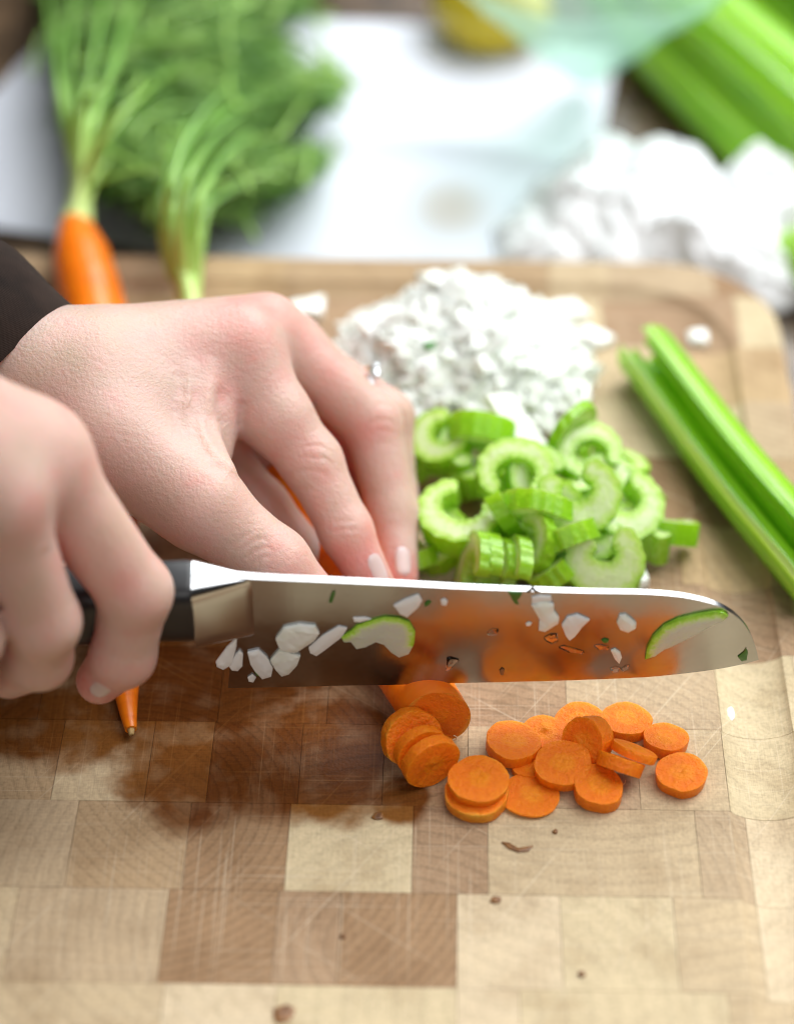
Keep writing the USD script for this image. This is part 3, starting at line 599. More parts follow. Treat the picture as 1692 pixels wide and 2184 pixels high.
fr = np.linspace(0, 1, 14)[1:]
vv = [np.zeros((1, 3))] + [np.c_[rl[:, :2] * q, rl[:, 2] * q + 0.00022 * (meshkit.fbm(np.c_[rl[:, :2] * q * 900, rl[:, 2] * 0], 2, 5) - 0.5) * (q < 0.95)] for q in fr]
m_ = len(rl); vv = np.vstack(vv); F = [[0, 1 + j, 1 + (j + 1) % m_] for j in range(m_)]
for i in range(len(fr) - 1):
    for j in range(m_):
        a, b = 1 + i * m_ + j, 1 + i * m_ + (j + 1) % m_; F += [[a, a + m_, b + m_], [a, b + m_, b]]
fm = trimesh.Trimesh(vv, F, process=False)
if fm.face_normals[:, 2].mean() < 0: fm.invert()
obj('cut_face', fm, M_CARROT_CUT, cc, smooth=True, matrix=Mf)
obj = obj_at(basec)
stemsY = [[(380, 600, 0.012), (358, 500, 0.02), (358, 400, 0.03), (400, 290, 0.034), (480, 190, 0.03)], [(405, 600, 0.012), (410, 520, 0.018), (420, 430, 0.022), (465, 350, 0.02), (540, 290, 0.014)], [(396, 590, 0.02), (385, 480, 0.03), (400, 380, 0.034), (450, 300, 0.03), (520, 240, 0.024)], [(418, 600, 0.01), (428, 520, 0.01), (440, 450, 0.006), (500, 400, 0.0), (570, 370, -0.01)]]
stemsR = stemsY + [[(372, 590, 0.014), (352, 520, 0.016), (345, 430, 0.014), (370, 320, 0.006), (440, 220, -0.005), (540, 150, -0.01)], [(385, 580, 0.018), (378, 500, 0.02), (372, 420, 0.022), (420, 300, 0.012), (520, 190, -0.005)],
          [(400, 580, 0.016), (398, 500, 0.016), (400, 420, 0.012), (430, 340, 0.004), (520, 260, -0.01)], [(412, 590, 0.014), (416, 520, 0.012), (430, 450, 0.004), (470, 370, -0.01), (560, 320, -0.02)],
          [(392, 590, 0.020), (365, 470, 0.028), (380, 350, 0.022), (470, 250, 0.01), (600, 200, -0.01)]]
greens(cc, P[0], stemsR, 12, 1700, greens_poly.intersection(sbox(330, -200, 800, 480)))
obj = _obj

# ------------------------------------------------------------------ carrot slices
def slice_mesh(r, t, seed, oval=1.0):
    n = 56; th = np.arange(n) / n * 2 * np.pi
    q = np.stack([np.cos(th), np.sin(th), np.full(n, seed * 3.1)], -1)
    rr = r * (1 + 0.20 * (meshkit.fbm(q * 1.3, 3, seed) - 0.5) + 0.03 * (meshkit.noise(q * 6, seed + 1) - 0.5))
    xy = np.stack([rr * np.cos(th) * oval, rr * np.sin(th) / oval], -1)
    g = np.random.default_rng(seed); tilt = g.normal(0, 0.03, 2); taper = 1 - g.uniform(0.0, 0.06)
    V, lay = [], [(0, 1.0 * taper - 0.02, -t / 2), (0, taper, -t / 2 + 0.0002), (0, (1 + taper) / 2, 0), (0, 1.0, t / 2 - 0.0002), (0, 0.985, t / 2)]
    V.append(np.array([[0, 0, -t / 2]]))
    for _, s, z in lay: V.append(np.c_[xy * s, np.full(n, z) + xy @ tilt])
    fr = np.linspace(0.985, 0, 14)[1:-1]
    for s in fr:
        bump = 0.00032 * (meshkit.fbm(np.c_[xy * s * 700, np.full(n, seed)], 2, seed + 2) - 0.5)
        V.append(np.c_[xy * s, np.full(n, t / 2) + xy @ tilt * 1 + bump])
    V.append(np.array([[0, 0, t / 2]]))
    V = np.vstack(V); F = [[0, 1 + (j + 1) % n, 1 + j] for j in range(n)]
    L = len(lay) + len(fr)
    for i in range(L - 1):
        for j in range(n):
            a, b = 1 + i * n + j, 1 + i * n + (j + 1) % n; F += [[a, b, b + n], [a, b + n, a + n]]
    last = len(V) - 1
    F += [[last, 1 + (L - 1) * n + j, 1 + (L - 1) * n + (j + 1) % n] for j in range(n)]
    return trimesh.Trimesh(V, F, process=False)
# (u, v) of the middle of the upper face, radius mm, thickness mm, normal, height of the lowest point mm, label
SL = [
 (884, 1577, 8.9, 4.6, (0.36, -0.80, 0.36), 0, 'carrot slice leaning against the cut end of the carrot'),
 (905, 1610, 8.4, 4.0, (0.42, -0.86, 0.05), 0.0, 'carrot slice squeezed between the leaning slice and the one stuck to its front'),
 (924, 1632, 8.6, 4.0, (0.42, -0.88, 0.02), 0, 'carrot slice stuck in front of its twin, beside the stack of two'),
 (1016, 1686, 9.4, 3.6, (-0.05, -0.10, 1), 0, 'lower carrot slice of the stack of two nearest the viewer'),
 (1020, 1661, 9.0, 3.0, (0.03, -0.14, 1), 3.9, 'upper carrot slice of the stack of two nearest the viewer'),
 (1095, 1578, 8.4, 3.8, (0.06, 0.02, 1), 1.2, 'large carrot slice lying over a thin sliver, right of the cut carrot'),
 (1160, 1559, 6.8, 3.6, (0.1, 0.05, 1), 0, 'small carrot slice half hidden behind the large slice over the sliver'),
 (1128, 1632, 5.0, 2.0, (0.0, 0.0, 1), 0, 'thin carrot sliver mostly hidden under two larger slices'),
 (1132, 1695, 8.6, 1.2, (0.02, 0.0, 1), 0, 'thin flat carrot slice at the front, right of the stack of two'),
 (1198, 1625, 8.2, 3.8, (-0.04, -0.20, 1), 1.3, 'carrot slice in the middle resting on the edge of the thin flat slice'),
 (1234, 1534, 7.3, 3.8, (-0.04, 0.0, 1), 0, 'carrot slice at the back left of the scattered group with another tilted in front'),
 (1335, 1531, 7.5, 3.6, (0.02, 0.05, 1), 0, 'carrot slice at the back, nearest to the blade tip side of the group'),
 (1240, 1582, 7.0, 6.2, (-0.62, -0.62, 0.42), 0, 'thick carrot slice propped on its edge in the middle of the group'),
 (1327, 1616, 7.2, 4.2, (0.30, 0.62, 0.72), 0.4, 'carrot slice tipped up with its orange rim facing the viewer and a root hair'),
 (1354, 1595, 7.0, 2.6, (0.36, 0.52, 0.77), 3.2, 'thin carrot slice lying askew on top of the tipped slice'),
 (1420, 1571, 6.6, 4.2, (0.03, 0.02, 1), 0, 'small carrot slice at the right, behind the last one'),
 (1453, 1645, 7.5, 4.0, (0.0, -0.10, 1), 0, 'rightmost carrot slice lying apart near the groove'),
 (1276, 1672, 7.5, 4.2, (0.03, -0.10, 1), 0, 'carrot slice at the front right with a pale crack across its face'),
]
for i, (u, v, r, t, n, h, lab) in enumerate(SL):
    m = slice_mesh(r / 1000, t / 1000, 20 + i, 1 + rng.uniform(-0.03, 0.03))
    M = frame_of(n, rng.uniform(0, 6.28))
    vv = m.vertices @ M[:3, :3].T
    cz = h / 1000 - vv[:, 2].min()
    topc = M[:3, 2] * (t / 2000)
    p = G(u, v, cz + topc[2]) - topc
    M[:3, 3] = p; M[2, 3] = cz
    obj('carrot_slice', m, M_CARROT_CUT, smooth=40, matrix=M, label=lab, cat='carrot slice', group='carrot slices scattered on the board in front of the knife')
hair = cat_mesh([tube(np.array([G(1287 + a, 1662 + b, 0.003 - 0.0004 * k) for k, (a, b) in enumerate(q)]), 0.00016, 5) for q in (((-30, -8), (-8, 2), (8, 4), (28, 10), (38, 4)), ((24, 2), (28, 14), (36, 17), (45, 8), (46, 2)))])
obj('root_hair', hair, simple('root_hair', (0.75, 0.55, 0.3), 0.6), label='fine pale root hairs trailing from the tipped carrot slice', cat='root hair')
obj('root_hair', tube(np.array([G(952, 1586, 0.001), G(962, 1583, 0.002), G(972, 1577, 0.003), G(973, 1571, 0.004), G(966, 1569, 0.0045)]), 0.00016, 5), simple('root_hair_b', (0.75, 0.55, 0.3), 0.6), label='curled root hair at the foot of the cut carrot', cat='root hair')

# ------------------------------------------------------------------ celery slices
def celery_slice(Ro, w, half_open, t, seed, flat=0.9):
    n, m = 56, 9
    th = np.linspace(half_open, 2 * np.pi - half_open, n)
    q = np.stack([np.cos(th) * 1.4, np.sin(th) * 1.4, np.full(n, seed * 1.7)], -1)
    Rr = Ro * (1 + 0.10 * (meshkit.fbm(q, 2, seed) - 0.5) + 0.022 * np.cos(th * 15 + seed))
    end = np.minimum(1, np.minimum(th - half_open, 2 * np.pi - half_open - th) / 0.30)
    wid = w * np.sqrt(np.clip(1 - (1 - end) ** 2, 0.10, 1)) * (0.8 + 0.3 * np.clip(-np.cos(th), -0.2, 1))
    ci = Rr - w * 0.5
    s = np.linspace(-0.5, 0.5, m)
    rad = ci[:, None] + s[None] * wid[:, None]
    X, Y = np.sin(th)[:, None] * rad, np.cos(th)[:, None] * rad * flat
    g = np.random.default_rng(seed); tl = g.normal(0, 0.10, 2)
    nz = 0.0005 * (meshkit.fbm(np.stack([X * 260, Y * 260, X * 0], -1), 2, seed) - 0.5)
    V, R, F, o = [], [], [], 0
    dist = np.minimum((0.5 - np.abs(s))[None] * wid[:, None], (end * 0.004)[:, None])
    cr = np.clip(dist / 0.0034, 0, 1) * 0.92 + 0.08
    for z, fl in ((t / 2, False), (-t / 2, True)):
        V.append(np.stack([X, Y, z + nz + tl[0] * X + tl[1] * Y], -1).reshape(-1, 3)); R.append(cr.ravel())
        f = grid_faces(n, m); F.append((f if fl else f[:, ::-1]) + o); o += n * m
    def wall(idx, val):
        nonlocal o
        x, y = X.ravel()[idx], Y.ravel()[idx]; a = nz.ravel()[idx]
        k = len(idx); lv = 4
        W = np.stack([np.c_[x, y, (z + a + tl[0] * x + tl[1] * y)] for z in np.linspace(t / 2, -t / 2, lv)], 1).reshape(-1, 3)
        V.append(W); R.append(np.full(len(W), val)); F.append(grid_faces(k, lv) + o); o += len(W)
    I = np.arange(n * m).reshape(n, m)
    wall(I[:, -1], 0.0); wall(I[::-1, 0], 0.30); wall(I[0, :], 0.2); wall(I[-1, ::-1], 0.2)
    return trimesh.Trimesh(np.vstack(V), np.vstack(F), process=False), np.concatenate(R)
# (u, v), z mm, radius mm, wall mm, half opening, thickness, normal, spin, label
CE = [
 (945, 935, 20, 11.5, 6.0, 0.85, 6.5, (-0.25, -0.35, 0.9), 5.2, 'curved celery slice against the ring finger at the back of the pile'),
 (1023, 925, 21, 10.5, 6.0, 1.0, 8.0, (0.1, 0.75, 0.65), 0.4, 'celery slice with its bright green skin turned to the viewer, beside the onion'),
 (1097, 1015, 27, 12.0, 5.4, 0.75, 7.0, (0.05, -0.45, 0.88), 3.1, 'celery slice like an arch at the top of the pile'),
 (985, 1100, 18, 13.8, 6.2, 0.75, 9.0, (-0.12, -0.30, 0.95), 5.7, 'largest C-shaped celery slice beside the fingertips'),
 (1068, 1075, 22, 11.0, 4.6, 0.9, 5.0, (0.85, 0.1, 0.5), 1.5, 'celery slice on its edge inside the big C-shaped slice'),
 (1216, 925, 27, 11.0, 4.6, 0.9, 3.2, (-0.55, 0.72, 0.42), 0.8, 'thin celery slice standing on edge at the back, next to the onion'),
 (1252, 970, 22, 11.5, 5.0, 0.8, 5.0, (0.35, -0.40, 0.85), 3.6, 'celery slice like a hook behind the heart-shaped slice'),
 (1232, 1055, 30, 12.2, 7.6, 0.62, 4.6, (0.02, -0.62, 0.78), 0.35, 'heart-shaped celery slice facing the viewer on top of the pile'),
 (1332, 1075, 20, 12.0, 6.6, 0.70, 5.0, (0.25, -0.50, 0.82), 0.45, 'pale V-shaped celery slice right of the heart-shaped one'),
 (1318, 990, 13, 10.0, 5.0, 0.9, 5.0, (0.2, 0.1, 0.97), 2.2, 'celery slice lying flat at the far right of the pile'),
 (1376, 1058, 11, 9.0, 5.2, 1.1, 6.0, (0.65, 0.35, 0.65), 4.2, 'half hidden green celery slice behind the V-shaped one'),
 (1420, 1130, 8, 9.6, 5.6, 1.35, 7.0, (0.1, 0.42, 0.9), 0.1, 'rightmost celery slice of the pile'),
 (1372, 1180, 9, 9.6, 5.6, 1.2, 10.0, (0.05, 0.1, 1.0), 3.9, 'thick celery slice at the front right corner of the pile'),
 (1287, 1190, 17, 13.0, 8.0, 0.55, 5.5, (0.0, -0.62, 0.78), 0.05, 'broad round celery slice facing the viewer behind the knife spine'),
 (1010, 1218, 10, 11.5, 6.0, 0.8, 4.0, (-0.93, -0.10, 0.33), 1.4, 'first celery slice of the row standing behind the knife, nearest the fingertips'),
 (1037, 1222, 10, 11.5, 6.0, 0.8, 4.0, (-0.93, -0.12, 0.33), 1.5, 'second celery slice of the row standing behind the knife'),
 (1066, 1226, 10, 11.5, 6.0, 0.8, 4.0, (-0.94, -0.10, 0.32), 1.45, 'third celery slice of the row standing behind the knife'),
 (1096, 1230, 10, 11.2, 6.0, 0.8, 4.0, (-0.94, -0.08, 0.33), 1.5, 'last celery slice of the row standing behind the knife'),
 (1137, 1155, 20, 9.0, 4.6, 0.9, 4.0, (-0.80, -0.20, 0.55), 1.0, 'small celery slice with a glossy end leaning in the middle front'),
 (1186, 1212, 12, 9.8, 5.6, 0.9, 6.0, (-0.60, 0.25, 0.75), 4.6, 'celery slice wedged left of the broad round one'),
 (1212, 1150, 20, 9.8, 5.0, 0.9, 6.0, (-0.35, 0.60, 0.70), 0.3, 'celery slice under the heart-shaped one with its skin showing'),
 (885, 1190, 7, 7.0, 4.4, 1.1, 5.0, (-0.3, 0.5, 0.8), 0.3, 'small celery slice by the nail of the ring finger'),
 (1148, 1090, 24, 11.5, 6.0, 0.8, 6.0, (0.1, 0.80, 0.58), 0.2, 'celery slice in the centre of the pile with its green back up'),
 (1190, 1010, 18, 11.5, 5.0, 0.8, 6.0, (0.2, -0.2, 0.9), 2.0, 'celery slice buried between the arch and the heart-shaped slice'),
 (1040, 1000, 12, 12.0, 6.0, 0.8, 7.0, (-0.2, 0.2, 0.9), 1.0, 'celery slice buried behind the big C-shaped slice'),
 (1110, 1120, 10, 12.0, 6.0, 0.8, 7.0, (0.1, 0.1, 1), 4.0, 'celery slice lying at the bottom in the middle of the pile'),
 (1240, 1110, 10, 12.0, 6.0, 0.8, 7.0, (0.1, 0.2, 1), 5.0, 'celery slice lying under the V-shaped and heart-shaped slices'),
 (1180, 960, 9, 11.0, 6.0, 0.8, 7.0, (0.0, 0.2, 1), 0.5, 'celery slice at the bottom next to the diced onion'),
 (950, 1010, 9, 12.0, 6.0, 0.8, 8.0, (0.2, 0.1, 1), 2.5, 'celery slice at the bottom in the shade of the hand'),
 (1290, 1040, 14, 11.0, 5.6, 0.8, 6.0, (0.3, -0.3, 0.9), 1.9, 'celery slice peeking out between the heart-shaped and the V-shaped slice'),
 (1175, 1085, 17, 10.5, 5.6, 0.8, 6.0, (-0.3, -0.5, 0.8), 2.7, 'celery slice in the gap left of the heart-shaped slice'),
 (1095, 1160, 13, 10.0, 5.6, 0.8, 6.0, (0.3, -0.55, 0.78), 0.9, 'celery slice in front of the centre, above the standing row'),
 (1255, 1130, 16, 10.5, 5.6, 0.8, 6.0, (0.2, -0.6, 0.78), 5.6, 'celery slice just above the broad round one'),
 (1335, 1140, 10, 10.0, 5.6, 0.8, 6.0, (0.3, -0.3, 0.9), 3.3, 'celery slice between the V-shaped one and the thick front corner one'),
 (1150, 1030, 22, 10.5, 5.6, 0.8, 6.0, (0.3, -0.4, 0.87), 4.6, 'celery slice under the right end of the arch'),
 (1010, 960, 18, 10.5, 5.6, 0.8, 6.0, (-0.1, -0.2, 0.95), 3.7, 'celery slice behind the arch near the ring finger'),
 (1170, 1190, 12, 10.0, 5.6, 0.8, 6.0, (0.1, -0.7, 0.7), 2.2, 'celery slice facing the viewer left of the broad round one'),
 (930, 1150, 9, 10.0, 5.6, 0.8, 6.0, (-0.3, -0.3, 0.9), 0.9, 'celery slice at the foot of the pile below the big C-shaped one'),
 (1300, 1215, 8, 10.0, 5.6, 0.8, 6.0, (0.1, -0.2, 1.0), 1.3, 'celery slice low behind the knife at the right'),
]
for i, (u, v, z, R, w, ho, t, n, sp, lab) in enumerate(CE):
    m, rind = celery_slice(R * (1.04 + 0.16 * ((i * 37) % 10) / 10) / 1000, w * 1.42 / 1000, ho * 0.82, t * 1.08 / 1000, 50 + i)
    n_ = np.array(n, float)
    c = G(u, v, z / 1000)
    M = frame_of(n_, sp)
    low = (m.vertices @ M[:3, :3].T)[:, 2].min()
    c[2] = max(c[2], 0.0003 - low)
    M[:3, 3] = G(u, v, c[2])
    o = obj('celery_slice', m, M_CELERY, smooth=True, matrix=M, label=lab, cat='celery slice', group='sliced celery heaped on the board')
    primvar(o, 'rind', rind)

# ------------------------------------------------------------------ diced onion
def dice(seed, sx, sy, sz):
    g = np.random.default_rng(seed)
    n = 7
    a, b = np.meshgrid(np.linspace(-1, 1, n), np.linspace(-1, 1, 6), indexing='ij')
    cut = g.normal(0, 0.22, 4); bend = g.uniform(0.05, 0.35)
    x = a * sx * (1 + cut[0] * b); y = b * sy * (1 + cut[1] * a)
    top = sz * (1 - bend * (a * a)) + 0.0002 * g.normal(0, 1, a.shape); bot = top - sz * g.uniform(0.8, 1.4) - sz * 0.2
    top = top - sz * 0.5; bot = bot - sz * 0.5
    V = np.vstack([np.stack([x * 0.97, y * 0.97, top], -1).reshape(-1, 3), np.stack([x, y, bot], -1).reshape(-1, 3)])
    f = grid_faces(n, 6); N = n * 6
    F = [f[:, ::-1] * 1, f + N]
    I = np.arange(N).reshape(n, 6)
    for e in (I[:, 0], I[::-1, -1], I[0, ::-1], I[-1, :]):
        F += [np.stack([e[:-1], e[1:], e[1:] + N], 1), np.stack([e[:-1], e[1:] + N, e[:-1] + N], 1)]
    m = trimesh.Trimesh(V, np.vstack(F), process=False); m.fix_normals()
    return m
oc = np.array([0.0215, 0.7105]); orx, ory, oh = 0.0465, 0.0400, 0.0365
def omound(x, y):
    r2 = ((x - oc[0]) / orx) ** 2 + ((y - oc[1]) / ory) ** 2
    return oh * max(0, 1 - r2) ** 0.75 * (0.80 + 0.4 * float(meshkit.noise(np.array([x * 60, y * 60, 3.0]), 8)))
count = 0
for ring_i in range(300):
    fr = (ring_i + 0.5) / 300; rr = math.sqrt(fr) * 1.02; an = ring_i * 2.39996
    x, y = oc[0] + orx * rr * math.cos(an), oc[1] + ory * rr * math.sin(an)
    if y > oc[1] + 0.012 and rr > 0.80 and ring_i % 2: continue
    h = omound(x, y) * rng.uniform(0.84, 1.0)
    sx, sy, sz = rng.uniform(0.0030, 0.0062), rng.uniform(0.0022, 0.0038), rng.uniform(0.0011, 0.0021)
    m = dice(400 + ring_i, sx, sy, sz)
    n = np.array([rng.normal(0, 0.5) + 0.5 * (x - oc[0]) / orx, rng.normal(0, 0.5) + 0.5 * (y - oc[1]) / ory, 1.0])
    M = frame_of(n, rng.uniform(0, 6.28), (x, y, h))
    low = (m.vertices @ M[:3, :3].T)[:, 2].min()
    M[2, 3] = max(h, 0.0002 - low)
    obj('onion_piece', m, M_ONION, smooth=35, matrix=M, label='small piece of diced white onion in the heap behind the celery', cat='onion piece', group='diced onion heaped on the board')
    count += 1
    if count >= 268: break
rest = []
for q in range(420):
    fr = (q + 0.5) / 420; rr = math.sqrt(fr) * 0.97; an = q * 2.39996 + 1
    x, y = oc[0] + orx * rr * math.cos(an), oc[1] + ory * rr * math.sin(an)
    m = dice(900 + q, rng.uniform(0.0035, 0.006), rng.uniform(0.0025, 0.004), rng.uniform(0.0014, 0.0026))
    m.apply_transform(frame_of((rng.normal(0, 0.6), rng.normal(0, 0.6), 1), rng.uniform(0, 6), (x, y, omound(x, y) * rng.uniform(0.5, 0.93) + 0.002))); m.vertices[:, 2] = np.maximum(m.vertices[:, 2], 0.0003)
    rest.append(m)
rest = cat_mesh(rest); c0_ = np.array([oc[0], oc[1], 0]); M_ = np.eye(4); M_[:3, 3] = c0_
rest.vertices -= c0_
obj('diced_onion', rest, M_ONION, smooth=35, matrix=M_, label='mass of diced white onion filling the inside of the heap', cat='diced onion', kind='stuff')
for (u, v, z, sx, sy, n, sp, lab) in [(1100, 905, 0.018, 0.0125, 0.0050, (0.3, -0.5, 0.8), -1.0, 'long onion sliver sloping down the front of the heap'), (1205, 660, 0.008, 0.0085, 0.0055, (0.2, 0.1, 1), 0.6, 'onion piece sticking out of the heap toward the back right'),
        (1210, 850, 0.006, 0.0080, 0.0060, (0.1, -0.3, 1), 0.3, 'flat onion piece at the right foot of the heap'), (1488, 718, 0.0015, 0.0036, 0.0034, (0, 0, 1), 0, 'single bit of onion lying in the juice groove'),
        (1262, 715, 0.0012, 0.0065, 0.0035, (0, 0, 1), -0.7, 'thin translucent onion bit lying right of the heap'), (650, 655, 0.001, 0.0070, 0.0040, (0, 0, 1), 0.2, 'onion bit lying behind the knuckles'),
        (1020, 620, 0.012, 0.0105, 0.0075, (0, 0.2, 1), 0.5, 'large onion piece at the top back of the heap'), (860, 640, 0.010, 0.0065, 0.0050, (-0.4, 0.4, 0.8), 1.0, 'onion piece standing up at the back left of the heap'), (800, 680, 0.006, 0.0075, 0.0050, (-0.5, 0.2, 0.8), 0.4, 'onion piece leaning at the left edge of the heap'),
        (1360, 1235, 0.0015, 0.0035, 0.003, (0, 0, 1), 0.4, 'crumb of onion beside the broad celery slice')]:
    m = dice(int(u), sx, sy, 0.0024)
    M = frame_of(n, sp); low = (m.vertices @ M[:3, :3].T)[:, 2].min()
    zz = max(z, 0.0002 - low) if u != 1488 else -0.0015
    M[:3, 3] = G(u, v, zz)
    obj('onion_piece', m, M_ONION, smooth=35, matrix=M, label=lab, cat='onion piece')
def chip(pts, thick, plane_o, ex, ey, nrm, puff=0.5, lift=0.0, green=0):
    """a small flat bit with an uneven outline lying on a plane"""
    pg = Polygon(pts).buffer(0)
    m = trimesh.creation.extrude_polygon(pg, thick, engine='earcut')
    mx = max(pg.bounds[2] - pg.bounds[0], pg.bounds[3] - pg.bounds[1])
    v, f = trimesh.remesh.subdivide_to_size(m.vertices, m.faces, max(mx / 12, 0.0004), max_iter=10)
    m = trimesh.Trimesh(v, f, process=True); v = m.vertices.copy()
    d = distance(pg.exterior, shp_points(v[:, 0], v[:, 1]))
    top = v[:, 2] > thick * 0.5
    v[top, 2] = thick * (0.45 + 0.55 * np.clip(d[top] / (mx * 0.16), 0, 1) ** 0.6) + thick * 0.25 * (meshkit.noise(v[top] * 900, 3) - 0.5)
    W = plane_o + v[:, :1] * ex + v[:, 1:2] * ey + (v[:, 2:] + lift) * nrm
    rind = np.clip(d / 0.0016, 0, 1) if not green else np.clip(distance(shapely.LineString(pts[:green]), shp_points(v[:, 0], v[:, 1])) / 0.0034, 0, 1)
    mm = trimesh.Trimesh(W, m.faces, process=False)
    if mm.volume < 0: mm.invert()
    return mm, rind
hb = [G(912 + a, 735 + b, 0.0395) for a, b in ((-10, -6), (2, -9), (14, 2), (18, 12), (4, 8), (-6, 6))]

# ------------------------------------------------------------------ knife
LEAN = math.radians(9)                        # the blade leans a little towards the viewer
KS = 0.033
KY0 = 0.5303 + math.tan(LEAN) * 0.0185
kh = np.array([KS, -1.0, 0]); kh /= np.linalg.norm(kh)
kx = np.array([1.0, KS, 0]); kx /= np.linalg.norm(kx)
kz = math.cos(LEAN) * np.array([0, 0, 1.0]) + math.sin(LEAN) * kh     # up the blade
kn = math.cos(LEAN) * kh - math.sin(LEAN) * np.array([0, 0, 1.0])     # out of its face, towards the viewer
KO = np.array([0, KY0, 0.0])
def K(u, v):                                  # (along the knife, up the blade) of the point of the blade plane seen at (u, v)
    d = ray(u, v); o = np.array([0, 0, HCAM]); p = o + d * (((KO - o) @ kn) / (d @ kn))
    return np.array([(p - KO) @ kx, (p - KO) @ kz])
def kw(s, z, w):                              # knife coordinates -> world (w towards the viewer)
    s, z, w = np.broadcast_arrays(s, z, w)
    return KO + s[..., None] * kx + z[..., None] * kz + w[..., None] * kn
base = kw(K(420, 1270)[0], 0.0, 0.0)
knife = xf('kitchen_knife', base, 0, 'broad kitchen knife with bits of onion, celery and herb stuck to its blade', 'knife')
kmesh = lambda V: V - base
spine_uv = [(508, 1226), (547, 1229), (700, 1236), (850, 1243), (1000, 1251), (1131, 1256), (1260, 1260), (1374, 1262), (1440, 1267), (1490, 1276), (1530, 1288), (1562, 1306), (1588, 1332), (1606, 1368), (1616, 1404)]
edge_uv = [(486, 1467), (600, 1465), (725, 1462), (850, 1460), (952, 1457), (1040, 1455), (1131, 1453), (1260, 1449), (1374, 1444), (1450, 1437), (1500, 1431), (1540, 1425), (1575, 1418), (1600, 1412), (1617, 1407)]
Sp, Ed = np.array([K(*p) for p in spine_uv]), np.array([K(*p) for p in edge_uv])
nb, nv_ = 150, 30
Sp, Ed = spline(Sp, nb), spline(Ed, nb)
tt = np.linspace(0, 1, nv_)[None, :, None]
Q = Ed[:, None] * (1 - tt) + Sp[:, None] * tt
H = np.linspace(0, 1, nv_)[None] * np.linalg.norm(Sp - Ed, axis=1)[:, None]          # distance from the edge
thk = 0.00012 + 0.00105 * np.clip(H / 0.030, 0, 1) ** 0.8
thk = thk * np.clip(np.linspace(1.05, 0.62, nb), 0, 1)[:, None]
for k_ in range(16):                                                                  # hollows ground along the edge
    c0 = Ed[int(6 + k_ * (nb - 34) / 15)]
    dd = np.hypot((Q[..., 0] - c0[0] - 0.0005) / 0.0030, (Q[..., 1] - c0[1] - 0.0080) / 0.0058)
    thk = thk - 0.00010 * np.clip(1 - dd, 0, 1) ** 0.7
front = kw(Q[..., 0], Q[..., 1], thk); back = kw(Q[..., 0], Q[..., 1], -thk)
V = np.vstack([front.reshape(-1, 3), back.reshape(-1, 3)]); N = nb * nv_
f = grid_faces(nb, nv_)
bm = trimesh.Trimesh(kmesh(V), np.vstack([f[:, ::-1] if False else f, f[:, ::-1] + N]), process=False)
I = np.arange(N).reshape(nb, nv_)
for e in (I[:, 0], I[::-1, -1], I[0, ::-1], I[-1, :]):
    bm = trimesh.Trimesh(bm.vertices, np.vstack([bm.faces, np.stack([e[:-1], e[:-1] + N, e[1:] + N], 1), np.stack([e[:-1], e[1:] + N, e[1:]], 1)]), process=False)
bm.fix_normals()
obj('blade', bm, M_BLADE, knife, smooth=22)
def loft(sections, n=40, p=3.2):
    """rounded-rectangle sections (s, zc, half height, half width) along the knife"""
    V = []
    for s, zc, hh, hw in sections:
        th = np.arange(n) / n * 2 * np.pi
        a = np.sign(np.cos(th)) * np.abs(np.cos(th)) ** (2 / p) * hw; b = np.sign(np.sin(th)) * np.abs(np.sin(th)) ** (2 / p) * hh
        V.append(kw(np.full(n, s), zc + b, a))
    V = np.array(V); return skin_mesh(V)
s_of = lambda u: K(u, 1270)[0]
zt, zb = K(430, 1206)[1], K(440, 1351)[1]
zt2 = K(531, 1228)[1]
bol = []
for q in np.linspace(0, 1, 14):
    s = s_of(412) + (s_of(540) - s_of(412)) * q
    hw = 0.0064 * (1 - q) ** 0.9 + 0.0012 + 0.0 * q
    top = (zt - 0.0032) * (1 - q) + (zt2 - 0.0004) * q; bot = zb * (1 - q) + K(508, 1352)[1] * q
    bol.append((s, (top + bot) / 2, (top - bot) / 2 * (1 if q < 0.999 else 0.98), hw if q < 0.999 else 0.00105))
bmesh_ = loft(bol, p=5); obj('bolster', trimesh.Trimesh(kmesh(bmesh_.vertices), bmesh_.faces, process=False), M_STEEL, knife, smooth=30)
hz0, hz1 = K(392, 1338)[1], K(392, 1212)[1] - 0.002
hc, hh = (hz0 + hz1) / 2, (hz1 - hz0) / 2
hs = [(s_of(416.5), hc, hh * 0.90, 0.0070), (s_of(412), hc, hh * 0.98, 0.0080), (s_of(400), hc, hh, 0.0084), (s_of(340), hc, hh * 0.98, 0.0084), (s_of(200), hc - 0.001, hh * 0.93, 0.0086), (s_of(0), hc - 0.002, hh * 0.95, 0.0088), (s_of(-200), hc - 0.004, hh * 1.02, 0.0088), (s_of(-330), hc - 0.006, hh * 1.0, 0.0086), (s_of(-350), hc - 0.0065, hh * 0.85, 0.0070), (s_of(-357), hc - 0.0065, hh * 0.4, 0.004)]
hm = loft(hs, p=3.6); obj('handle', trimesh.Trimesh(kmesh(hm.vertices), hm.faces, process=False), M_HANDLE, knife, smooth=40)

